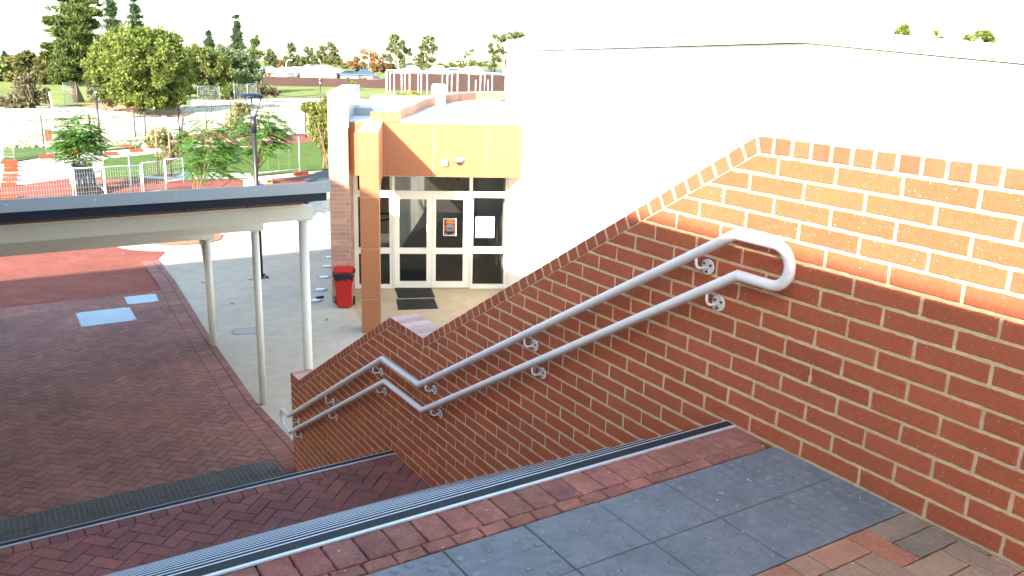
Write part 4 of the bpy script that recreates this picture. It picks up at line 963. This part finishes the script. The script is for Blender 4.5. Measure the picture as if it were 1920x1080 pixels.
# feathery saplings and the yellow green tree near the courtyard
def feather(label, base, x, y0, y1, hw, Y, lm, nfr=110, fl=.62, tr=.045, stems=4, dens=15, droop=.35):
    t = thing('feathery_sapling', label, 'tree', base); base = np.array(base, float)
    cz0, cz1 = W(x, y1, Y), W(x, y0, Y); k = dep(cz0)/F; R = hw*k; mb = MB(); V = []
    fork = base+(cz0-base)*.55; fork[0] = base[0]+(cz0[0]-base[0])*.4
    mb.tube([base-[0, 0, .1], base+(fork-base)*.5+[.03, .02, 0], fork], [tr*1.2, tr, tr*.85], 9)
    tips = []
    for s in range(stems*4):
        a = 2*math.pi*s/(stems*4)+random.uniform(-.3, .3); f_ = random.random()**.8
        rr_ = R*random.uniform(.25, .8)*(1-.45*f_); e = np.array([cz0[0]+rr_*math.cos(a), cz0[1]+rr_*math.sin(a), cz0[2]+(cz1[2]-cz0[2])*(.1+.8*f_)])
        md = fork+(e-fork)*.5+np.array([0, 0, .05]); mb.tube([fork, md, e], [tr*.4, tr*.25, tr*.12], 6); tips += [md+(e-md)*q for q in (.55, .8, 1)]
    part('trunk', mb, M['youngbark'], t)
    cm = (cz0+cz1)/2; hh = (cz1[2]-cz0[2])/2
    for i in range(nfr):
        q = rdir(1)[0]*rng.random()**.45; o = cm+q*np.array([R*.62, R*.62, hh*.85])
        dr = np.array([q[0], q[1], 0]); dr = dr/(np.linalg.norm(dr)+1e-6)+rng.normal(size=3)*.55; dr[2] = random.uniform(-.2, .35); dr /= np.linalg.norm(dr)
        sd = np.cross(dr, [0, 0, 1.]); sd /= np.linalg.norm(sd); nrm = np.cross(sd, dr); Lf = fl*random.uniform(.6, 1.1)
        for j in range(dens):
            s = (j+1)/dens; c = o+dr*Lf*s+np.array([0, 0, -droop*Lf*s*s]); wl_ = Lf*.3*math.sin(math.pi*(.12+.86*s))
            for q in (-1, 1):
                dd = sd*q+dr*.45+np.array([0, 0, -.25]); dd /= np.linalg.norm(dd)
                nn = nrm+rng.normal(size=3)*.2; V.append(kites((c+dd*wl_*.5)[None], dd[None], nn[None], np.array([wl_]), np.array([Lf/dens*1.5]))[0])
    quads('crown', np.array(V), lm, t); return t
feather('full feathery sapling behind the temporary fence on the left', base_at(146, 345), 148, 202, 318, 56, 30, L_['fern'], 330, .6)
feather('feathery sapling in the round planter behind the canopy', (1.75, 20.75, G0), 395, 208, 352, 70, 20.8, L_['fern'], 260, .48, droop=.5)
feather('feathery tree right of the tall black lamp', base_at(469, 343), 492, 196, 302, 64, 28.3, L_['fern'], 280, .6, .05)
tree('sapling', 'thin pale sapling tied between timber stakes', 'tree', base_at(308, 331), bls(34, [(305,255,18,16),(318,270,20,18),(290,265,16,14),(330,285,16,14),(312,295,18,12),(345,260,12,10)]), L_['thin'], M['youngbark'], 14, 22, .17, .035, .4, -.2, .5)
tree('sapling', 'pale wispy tree beyond the tall lamp', 'tree', under(445, 48), bls(48, [(440,215,16,14),(450,235,18,18),(430,245,18,16),(460,205,10,9),(445,200,10,8)]), L_['thin'], M['youngbark'], 14, 26, .22, .05, .35, -.1, .5)
tree('bamboo_clump', 'yellow green weeping tree beside the white pier', 'tree', under(600, 33), bls(33, [(592,205,22,14),(602,225,22,22),(595,250,18,20),(610,265,14,20),(578,200,12,10),(612,205,12,20)]), L_['bamboo'], M['youngbark'], 22, 44, .2, .03, .25, -.6, .4, multi=4)
tree('shrub', 'yellow green shrub behind the curved parapet', 'shrub', under(765, 40), bls(40, [(762,183,20,10),(780,180,14,8),(750,190,12,8)]), L_['bamboo'], M['bark'], 12, 30, .2, .04, limbs=False)
for xp in (298, 322):
    b_ = base_at(xp, 331); mb = MB(); mb.tube([b_, (b_[0], b_[1], b_[2]+1.9)], .03, 6); tag(part('timber_stake', mb, M['stake']), 'timber stake %s of the thin pale sapling' % ('left' if xp < 310 else 'right'), 'stake')
# ---------------------------------------------------------------- fences
def mesh_panel(name, label, cat, p0, p1, h, post=.016, mt='galv', wm='wire', dx=.075, dz=.15, group=None, feet=True, wr=.0028, mid=None):
    p0, p1 = np.array(p0, float), np.array(p1, float); c = (p0+p1)/2
    t = thing(name, label, cat, c, group); Lg = np.linalg.norm(p1-p0); e = (p1-p0)/Lg; z = np.array([0, 0, 1.])
    mb = MB()
    for q in (p0, p1): mb.tube([q, q+z*h], post, 8)
    mb.tube([p0+z*(h-.03), p1+z*(h-.03)], post*.8, 8); mb.tube([p0+z*.12, p1+z*.12], post*.8, 8)
    if mid: mb.tube([p0+z*mid*h, p1+z*mid*h], post*.8, 8)
    part('frame', mb, M[mt], t); mb = MB()
    n_ = max(2, int(Lg/dx))
    for i in range(1, n_): a = p0+e*Lg*i/n_; mb.tube([a+z*.12, a+z*(h-.03)], wr, 4, cap=False)
    for k in range(1, int(h/dz)+1):
        if .12+k*dz < h-.04: mb.tube([p0+z*(.12+k*dz), p1+z*(.12+k*dz)], wr, 4, cap=False)
    part('wire_mesh', mb, M[wm], t); return t
def g3(x, y): p = gp(x, y); return (p[0], p[1], p[2])
FG = 'temporary mesh fence panels around the far courtyard'
def fpanel(x0, y0, x1, y1, ytop, lab, **k):
    if y1 < 302: k = dict(dict(post=.014, mt='wire'), **k)
    a, b = g3(x0, y0), g3(x1, y1); k0 = dep(a)/F; return mesh_panel('temporary_fence', lab, 'temporary fence', a, b, (y0-ytop)*k0, group=FG, **k)
fpanel(-4, 388, 139, 377, 324, 'temporary mesh panel at the left edge with a red path behind it')
fpanel(144, 377, 267, 368, 314, 'temporary mesh panel in front of the slate machine')
fpanel(271, 368, 312, 362, 304, 'narrow temporary mesh panel right of the machine')
fpanel(-20, 345, 8, 300, 280, 'edge-on temporary panel at the far left')
fpanel(9, 299, 27, 300, 251, 'narrow temporary panel behind the orange blocks')
fpanel(28, 300, 87, 293, 247, 'temporary panel left of the first orange foot on the lawn edge')
fpanel(88, 293, 168, 286, 240, 'temporary panel behind the left feathery sapling')
fpanel(203, 283, 254, 279, 216, 'temporary panel with a lavender sign between two orange blocks')
fpanel(313, 345, 345, 343, 297, 'temporary panel beside the timber stakes')
fpanel(483, 330, 562, 322, 262, 'open temporary panel on the lawn right of the lamp', dx=.5, dz=3)
for (x, y, lab, w_) in ((20,307,'orange plastic block at the far end of the row',.55),(21,314,'second orange plastic block from the far end of the row',.5),(21,322,'third orange plastic block from the far end of the row',.5),(20,331,'fourth orange plastic block from the far end of the row',.5),(19,340,'fifth orange plastic block from the far end of the row',.5),(17,350,'sixth orange plastic block from the far end of the row',.5),(15,372,'nearest orange plastic block of the row at the left edge',.6),
                        (88,297,'orange plastic block at the left lawn corner',.6),(236,277,'orange plastic block beyond the red and pale path',.6),(256,285,'orange plastic block under the signed fence panel',.6),(208,291,'orange plastic block right of the left sapling',.6),(290,276,'orange plastic block near the pale sapling',.6),(564,329,'yellow orange plastic block under the open panel on the lawn',.6),(195,357,'orange plastic block beside the slate machine',.6),(140,290,'orange plastic block behind the left sapling',.6)):
    p = g3(x, y); mb = MB(); s = w_/2
    f_ = lambda a, b, z, p=p: (p[0]+a, p[1]+b, p[2]+.02+z)
    mb.extrude([(-s, -.12, 0), (s, -.12, 0), (s*.92, -.12, .13), (-s*.92, -.12, .13)], (0, .24, 0), f_)
    o = tag(part('ballast_block', mb, M['feet'], bevel=.01), lab, 'ballast block', 'orange blocks of the temporary fence')
for x, y0, y1, lab in ((248, 362, 290, 'dark slate bollard post in front of the lawn'), (199, 366, 316, 'white topped bollard post right of the machine')):
    p = g3(x, y0+6); k = dep(p)/F; mb = MB(); mb.tube([p, (p[0], p[1], p[2]+(y0+6-y1)*k)], .035, 10); mb.lathe((p[0], p[1], p[2]), [(.08, 0), (.08, .02)], 10)
    tag(part('bollard_post', mb, M['machine' if x > 220 else 'whitemetal']), lab, 'post')
def picket(label, pts, h, dx=.16, group=None):               # dark iron fence with pickets: posts + pickets + rails
    t = thing('iron_fence', label, 'fence', pts[0]); z = np.array([0, 0, 1.])
    mbp = MB(); mbr = MB()
    for a, b in zip(pts, pts[1:]):
        a, b = np.array(a, float), np.array(b, float); Lg = np.linalg.norm(b-a); n_ = max(1, int(Lg/dx)); np_ = max(1, round(Lg/2.4))
        for i in range(np_+1):
            mb = MB(); q = a+(b-a)*i/np_; mb.tube([q, q+z*(h+.14)], .038, 6); part('post', mb, M['iron'], t)
        for i in range(n_): q = a+(b-a)*(i+.5)/n_; mbp.tube([q+z*.08, q+z*h], .009, 4, cap=False)
        for f_ in (.12, .92): mbr.tube([a+z*h*f_, b+z*h*f_], .018, 5)
    part('picket', mbp, M['iron'], t); part('rail', mbr, M['iron'], t); return t
def on(x, Y): p = W(x, 150, Y); return (p[0], Y, gz(Y)+hump(p[0], Y))
picket('long dark iron picket fence in front of the pale sand', [on(-30, 46), on(160, 47), on(265, 48)], 1.25)
picket('dark iron picket fence running past the mulch bank', [on(245, 48.5), on(330, 50), on(430, 52)], 1.4)
picket('dark iron picket fence right of the tall lamp', [on(500, 46), on(570, 46), on(640, 46)], 1.35)
picket('dark iron fence behind the white pier and curved parapet', [on(684, 36), on(705, 33), on(748, 33), on(790, 34)], 1.2, .2)
mb = MB(); p = on(333, 49.6); mb.tube([(p[0], p[1], p[2]), (p[0]+.25, p[1]+.1, p[2]+1.5)], .05, 6); tag(part('leaning_stay', mb, M['iron']), 'leaning dark iron stay against the picket fence', 'post')
for x, y, Y, lab in ((225, 241, 44, 'small lavender sign on the fence right of the left sapling'), (341, 229, 49.9, 'lavender sign on the iron fence below the mulch bank'), (308, 225, 48.6, 'lavender sign beside a fence post below the mulch bank')):
    c = W(x, y, Y-.12); mb = MB(); mb.box((c[0]-.13, c[1]-.01, c[2]-.22), (c[0]+.13, c[1]+.01, c[2]+.22)); tag(part('fence_sign', mb, M['signp']), lab, 'sign')
mb = MB(); c = W(90, 252, 41.5); mb.box((c[0]-.16, c[1]-.02, c[2]-.3), (c[0]+.16, c[1]+.02, c[2]+.22)); tag(part('warning_sign', mb, M['feet']), 'orange red warning sign on the fence left of the sapling', 'sign')
def chain(label, x0, x1, Y, ytop, n_=2):
    a, b = on(x0, Y), on(x1, Y+1); h = W(x0, ytop, Y)[2]-a[2]
    return mesh_panel('mesh_fence', label, 'fence', a, b, h, .018, 'wire', 'wire', .16, .16, None, wr=.008)
chain('tall galvanised mesh panel under the spreading pine', 117, 141, 73.5, 155)
chain('tall galvanised mesh fence under the olive acacia', 369, 410, 76, 161)
chain('galvanised mesh fence panel right of the olive acacia', 438, 462, 78, 158)
chain('tilted galvanised mesh gate seen above the tall lamp', 463, 480, 75, 157)
p = on(93, 71.5); k = dep(p)/F; mb = MB(); mb.tube([p, (p[0]-.12, p[1], p[2]+1.15)], .06, 8); tag(part('white_post', mb, M['whitemetal']), 'short leaning white post beside the grey shrub', 'post')
# maroon shadecloth fence across the far field
def shadefence(label, pts, h):
    t = thing('shadecloth_fence', label, 'fence', pts[0]); z = np.array([0, 0, 1.])
    mb = MB()
    for a, b in zip(pts, pts[1:]):
        a, b = np.array(a, float), np.array(b, float); v = b-a; n_ = np.array([v[1], -v[0], 0]); n_ = n_/np.linalg.norm(n_)*.02
        P = [a, b, b+n_, a+n_]; mb.add([p_ for p_ in P]+[p_+z*h for p_ in P], [(3,2,1,0),(4,5,6,7),(0,1,5,4),(1,2,6,5),(2,3,7,6),(3,0,4,7)])
    part('cloth', mb, M['shade'], t)
    for a, b in zip(pts, pts[1:]):
        a, b = np.array(a, float), np.array(b, float); k = max(1, round(np.linalg.norm(b-a)/6))
        for i in range(k): q = a+(b-a)*i/k-np.array([.08, .12, 0]); mb = MB(); mb.tube([q, q+z*(h+.2)], .06, 6); part('post', mb, M['galv'], t)
shadefence('low maroon shadecloth fence along the far grass', [on(490, 108), on(600, 106), on(724, 102)], 1.15)
shadefence('tall dark maroon screen behind the cricket net frame', [on(724, 98), on(830, 96), on(985, 94)], 2.1)
# white cricket net frame
Y = 86
cf = thing('net_frame', 'white tubular cricket net frame on the far field', 'net frame', on(830, Y))
posts = [(725,131,185),(731,136,185),(739,131,185),(753,131,187),(768,132,188),(784,133,186),(801,132,188),(839,133,184),(847,134,182),(858,134,182),(879,135,182),(892,150,182),(901,136,183),(923,137,184),(948,139,180),(759,134,183),(790,135,182),(915,150,183)]
for x, yt, yb in posts:
    yy_ = Y+(4 if x in (759, 790, 915, 847, 892, 731) else 0); a = on(x, yy_); mb = MB(); mb.tube([a, (a[0], yy_, W(x, yt, yy_)[2])], .055, 8); part('post', mb, M['whitemetal'], cf)
mb = MB(); mb.tube([W(725, 131, Y), W(768, 132, Y), W(839, 134, Y), W(901, 136, Y), W(962, 139, Y)], .045, 8); mb.tube([W(731, 136, Y+4), W(847, 136, Y+4), W(960, 140, Y+4)], .045, 8); mb.tube([W(725, 131, Y), W(731, 136, Y+4)], .045, 8); part('top_rail', mb, M['whitemetal'], cf)
# ---------------------------------------------------------------- houses beyond the field
def house(label, xl, xr, Y, y_eave, y_ridge, rm, wm, ridge=.4, openings=(), fwd=7., solar=None, gable=False):
    c = on((xl+xr)/2, Y); az = math.atan2(c[0]-CAM[0], Y-CAM[1]); k = dep(c)/F; hw = (xr-xl)/2*k
    ze = W((xl+xr)/2, y_eave, Y)[2]-c[2]; zr = W((xl+xr)/2, y_ridge, Y+fwd/2)[2]-c[2]
    u = np.array([math.cos(az), -math.sin(az), 0]); v = np.array([math.sin(az), math.cos(az), 0])
    fr_ = lambda a, b, z: tuple(np.array(c)+u*a+v*b+np.array([0, 0, z]))
    t = thing('house', label, 'house', c)
    mb = MB(); mb.box((-hw*.94, 0, -.2), (hw*.94, fwd, ze), fr_); part('wall', mb, wm, t)
    e = .45; A = [(-hw-e*.3, -e, ze), (hw+e*.3, -e, ze), (hw+e*.3, fwd+e, ze), (-hw-e*.3, fwd+e, ze)]
    R2 = [(-hw*ridge, fwd/2, zr), (hw*ridge, fwd/2, zr)]
    mb = MB(); P = [fr_(a, b, z+.01) for a, b, z in A]+[fr_(a, b, z+.18) for a, b, z in A]+[fr_(*r) for r in R2]
    mb.add(P, [(3,2,1,0),(0,1,5,4),(1,2,6,5),(2,3,7,6),(3,0,4,7),(4,5,9,8),(5,6,9),(6,7,8,9),(7,4,8)]); rf = part('roof', mb, rm, t)
    if solar: mb = MB(); a0, a1, f0, f1 = solar; mb.extrude([fr_(hw*a0, -e+(fwd/2+e)*f0, ze+.22+(zr-ze-.18)*f0), fr_(hw*a1, -e+(fwd/2+e)*f0, ze+.22+(zr-ze-.18)*f0), fr_(hw*a1, -e+(fwd/2+e)*f1, ze+.22+(zr-ze-.18)*f1), fr_(hw*a0, -e+(fwd/2+e)*f1, ze+.22+(zr-ze-.18)*f1)], (0, 0, .06)); part('solar_panel', mb, M['bluetile'], rf)
    for kind, a0, a1, z0, z1 in openings:
        mb = MB(); mb.box((hw*a0, -.06, ze*z0), (hw*a1, .02, ze*z1), fr_)
        o = part(kind, mb, M['winframe'] if kind == 'window' else M['pane'], t)
        if kind == 'window': mb = MB(); mb.box((hw*a0+.07, -.08, ze*z0+.07), (hw*a1-.07, -.061, ze*z1-.07), fr_); part('pane', mb, M['pane'], o)
    if gable:
        mb = MB(); g0, g1, gz_ = gable; mb.extrude([(hw*g0, -1.2, ze), (hw*g1, -1.2, ze), (hw*(g0+g1)/2, -1.2, ze+gz_)], (0, 3.2, 0), fr_); g = part('gable', mb, rm, t)
        mb = MB(); mb.box((hw*(g0+.04), -1.0, 0), (hw*(g1-.04), -.06, ze-.01), fr_); part('porch_wall', mb, wm if not isinstance(wm, list) else wm[0], t)
    return t
WR, HB, HW = M['capmetal'], M['housebrick'], M['white']
house('small white roofed house with red brick walls right of the acacias', 488, 524, 122, 136, 124, WR, HB, .3, (('window', -.6, -.25, .3, .85), ('door', -.1, .05, 0, .85), ('window', .3, .6, .3, .85)))
house('white house with a small dark gable vent beside the brick one', 515, 546, 121, 136, 127, WR, HW, .3, (('window', -.25, .35, .35, .85),), gable=(-.55, .6, .9))
house('white house behind the curved street light', 540, 585, 126, 133, 125, WR, HW, .5, (('garage_door', -.2, .4, 0, .8),))
house('widest white roofed house with a small solar panel', 562, 632, 124, 136, 122, WR, HW, .62, (), solar=(-.45, -.2, .75, .95))
house('low white house partly behind the small spreading tree', 605, 645, 127, 138, 128, WR, HW, .5)
house('house with a dark blue roof left of the rusty eucalyptus', 638, 672, 122, 141, 132, M['bluetile'], M['cream'], .3, (('window', -.4, .1, .3, .8),))
house('second dark blue roofed house beside the first blue one', 668, 700, 122, 141, 129, M['bluetile'], M['cream'], .2, (('window', -.2, .3, .3, .8),))
house('white roofed house between the two tall eucalypts', 752, 790, 124, 135, 122, WR, HB, .4, (('window', -.5, -.1, .3, .85),))
house('white roofed house with a dark gable and red brick posts', 800, 842, 120, 138, 123, WR, HB, .4, (('window', -.4, 0, .3, .85), ('door', .2, .35, 0, .85)), gable=(-.5, .3, 1.0))
house('pale roofed house with blue solar panels', 832, 872, 122, 137, 127, WR, HB, .5, (('window', -.3, .1, .3, .85), ('door', .3, .5, 0, .85)), solar=(-.6, .3, .2, .7))
house('large white roofed house in front of the tall eucalyptus', 862, 908, 121, 138, 125, WR, M['cream'], .55, (('window', -.5, -.2, .3, .85), ('window', .1, .5, .3, .85)))
house('white house behind the tall eucalyptus trunk', 900, 960, 124, 140, 131, M['bluetile'], HW, .5, (('window', -.4, 0, .3, .85),))
# curved street light and car by the houses
a = on(536, 112); tp = W(536, 122, 112); mb = MB(); q = tp[2]
mb.tube([a, (tp[0], 112, q), (tp[0]+.12, 112, q+.4), (tp[0]+.35, 112, q+.62), (tp[0]+.68, 112, q+.68)], .055, 8); sl_ = tag(part('road_light', mb, M['whitemetal']), 'white curved road light in front of the distant houses', 'street light')
mb = MB(); mb.box((tp[0]+.5, 111.9, q+.6), (tp[0]+.85, 112.1, q+.7)); part('lamp_head', mb, M['whitemetal'], sl_)
c = on(708, 113); u = np.array([math.cos(.5), -math.sin(.5), 0]); v = np.array([math.sin(.5), math.cos(.5), 0]); k = dep(c)/F; hl = 13*k
ct = thing('parked_car', 'silver car parked in front of the rusty eucalyptus', 'car', c)
fr_ = lambda a_, b_, z_: tuple(np.array(c)+u*a_+v*b_+np.array([0, 0, z_]))
mb = MB(); mb.extrude([(-hl, 0, .25), (hl, 0, .25), (hl, 0, .62), (hl*.55, 0, .74), (-hl*.95, 0, .78)], (0, 1.0, 0), fr_); part('body', mb, M['carpaint'], ct, bevel=.05)
mb = MB(); mb.extrude([(-hl*.9, .08, .75), (hl*.5, .08, .75), (hl*.2, .08, 1.15), (-hl*.7, .08, 1.15)], (0, .84, 0), fr_); part('cabin', mb, M['pane'], ct)
for sx in (-.6, .62):
    mb = MB(); vs = [fr_(hl*sx+.25*math.cos(j*math.pi/8), -.02+yy_, .25+.25*math.sin(j*math.pi/8)) for yy_ in (0, .15) for j in range(16)]
    mb.add(vs, [tuple(range(16)), tuple(range(16, 32))[::-1]]+[(j, (j+1) % 16, 16+(j+1) % 16, 16+j) for j in range(16)]); part('wheel', mb, M['rubber'], ct)
# ---------------------------------------------------------------- site machine and boxes by the red path
p = np.array(g3(168, 368)); k = dep(p)/F
mt_ = thing('site_trailer', 'slate grey site trailer with a ribbed tilted ramp behind the fence', 'trailer', p)
f_ = lambda a, b, z: (p[0]+a*k, p[1]+b, p[2]+z)
mb = MB(); mb.extrude([(-20, .45, .22), (20, .45, .22), (15, .95, .95), (-20, .95, .95)], (0, .05, .02), f_)
part('ramp', mb, M['machine'], mt_)
mb = MB()
for i in range(8):
    x0 = -18.5+i*4.6; x1 = -18.5+i*4.1; mb.extrude([(x0, .42, .26), (x0+2, .42, .26), (x1+1.7, .90, .92), (x1, .90, .92)], (0, -.02, .03), f_)
part('ramp_rib', mb, M['black'], mt_)
mb = MB(); mb.box((-19, .6, .15), (19, 2.2, .3), f_)
for q in (-17, -8, 2, 10, 17): mb.box((q-.7, .30, .02), (q+.7, .42, .5 if q != 2 else .62), f_)
mb.box((-19, .32, .12), (19, .40, .18), f_); part('chassis', mb, M['machine'], mt_)
for sx in (-12, 6):
    mb = MB(); vs = [f_(sx+.19/k*math.cos(j*math.pi/8), .2+yy_, .19+.19*math.sin(j*math.pi/8)) for yy_ in (0, .16) for j in range(16)]
    mb.add(vs, [tuple(range(16)), tuple(range(16, 32))[::-1]]+[(j, (j+1) % 16, 16+(j+1) % 16, 16+j) for j in range(16)]); part('wheel', mb, M['rubber'], mt_)
mb = MB(); mb.extrude([(18, .5, .3), (30, .3, .06), (31, .3, .1), (19, .5, .36)], (0, .1, 0), f_); part('drawbar', mb, M['whitemetal'], mt_)
c = g3(470, 352); mb = MB(); f2 = lambda a, b, z: (c[0]+a, c[1]+b, c[2]+z)
mb.extrude([(-.16, 0, 0), (.30, 0, 0), (.30, 0, .2), (.22, 0, .26), (-.12, 0, .26)], (0, .4, 0), f2); tag(part('kerb_block', mb, M['white'], bevel=.02), 'white rounded block at the foot of the tall lamp', 'block')
c2 = g3(488, 347); mb = MB(); f3 = lambda a, b, z: (c2[0]+a, c2[1]+b, c2[2]+z)
mb.extrude([(-.3, 0, .2), (.0, 0, .26), (.45, 0, .24), (.45, 0, .16), (-.3, 0, .14)], (0, .5, 0), f3); mb.box((-.1, .1, 0), (.3, .4, .15), f3); tag(part('low_bench', mb, M['white'], bevel=.02), 'low white bench slab between the block and the yellow box', 'bench')
c3 = g3(505, 345); mb = MB(); f4 = lambda a, b, z: (c3[0]+a, c3[1]+b, c3[2]+z); mb.box((-.1, 0, 0), (.13, .2, .22), f4)
yb = tag(part('yellow_box', mb, M['yellow'], bevel=.01), 'small yellow box with a dark slot beside the white bench', 'box')
mb = MB(); mb.box((-.02, -.012, .06), (.03, -.004, .17), f4); part('slot', mb, M['black'], yb)
# ---------------------------------------------------------------- uncountable ground litter
V = []
for i in range(900):                                         # dry tufts on the sand
    x, y = rng.uniform(-3, 32), rng.uniform(47, 74)
    c = np.array([x, y, gz(y)+hump(x, y)]); nb = rng.integers(4, 9)
    if math.sin(x*.6+y*.9)+math.sin(x*.23-y*.31) < .35: continue
    for _ in range(nb): d_ = rdir(1)[0]; d_[2] = abs(d_[2])*.7+.25; d_ /= np.linalg.norm(d_); l_ = rng.uniform(.12, .34); V.append(kites((c+rng.normal(size=3)*[.12, .12, 0]+d_*l_*.5)[None], d_[None], rdir(1), np.array([l_]), np.array([.05]))[0])
o = thing('dry_tufts', 'dry brown tufts scattered over the pale sand', 'tufts', (14, 60, gz(60))); bpy.data.objects.remove(o)
me_o = link('dry_tufts', None, None, (14, 60, gz(60))); 
q_ = quads('dry_tufts', np.array(V), L_['scrub'], me_o); q_.parent = None; q_.location = Vector(ORG[me_o]); bpy.data.objects.remove(me_o); q_.name = 'dry_tufts'
tag(q_, 'dry brown tufts scattered over the pale sand', 'tufts'); q_['kind'] = 'stuff'
mb = MB()
for i in range(700):                                         # rubble along the foot of the iron fence and bark on the bank
    x = rng.uniform(-4, 12); y = 44.6+rng.random()*1.6; s_ = rng.uniform(.05, .16); c = (x, y, gz(y)-.01)
    P = [(c[0]+s_*rng.uniform(.6, 1)*math.cos(a_), c[1]+s_*rng.uniform(.6, 1)*math.sin(a_), c[2]) for a_ in np.linspace(0, 2*math.pi, 6)[:-1]]
    T_ = [(c[0]+(p_[0]-c[0])*.55, c[1]+(p_[1]-c[1])*.55, c[2]+s_*rng.uniform(.5, 1)) for p_ in P]
    mb.add(P+T_, [(5, 6, 7, 8, 9)]+[(k, (k+1) % 5, 5+(k+1) % 5, 5+k) for k in range(5)])
r_ = tag(part('rubble', mb, mat('limestone_rubble', [(.3,.25,.17),(.2,.16,.11),(.4,.33,.22)], .9, .2, [(5,.2)])), 'pale limestone rubble along the foot of the iron fence', 'rubble'); r_['kind'] = 'stuff'

mb = MB()
for i in range(260):                                         # grit blown on to the top landing
    x, y = -rng.random()**1.4*4.5-.03, rng.uniform(-1.6, .2); s_ = rng.uniform(.0012, .0038)
    mb.lathe((x, y, .0005), [(s_, 0), (s_*.9, s_*.6), (s_*.4, s_*1.1)], 6)
g_ = tag(part('grit', mb, mat('pale_grit', [(.6,.55,.42),(.75,.72,.62),(.4,.3,.2)], .9)), 'pale grit scattered over the grey tactile tiles and landing pavers', 'grit'); g_['kind'] = 'stuff'
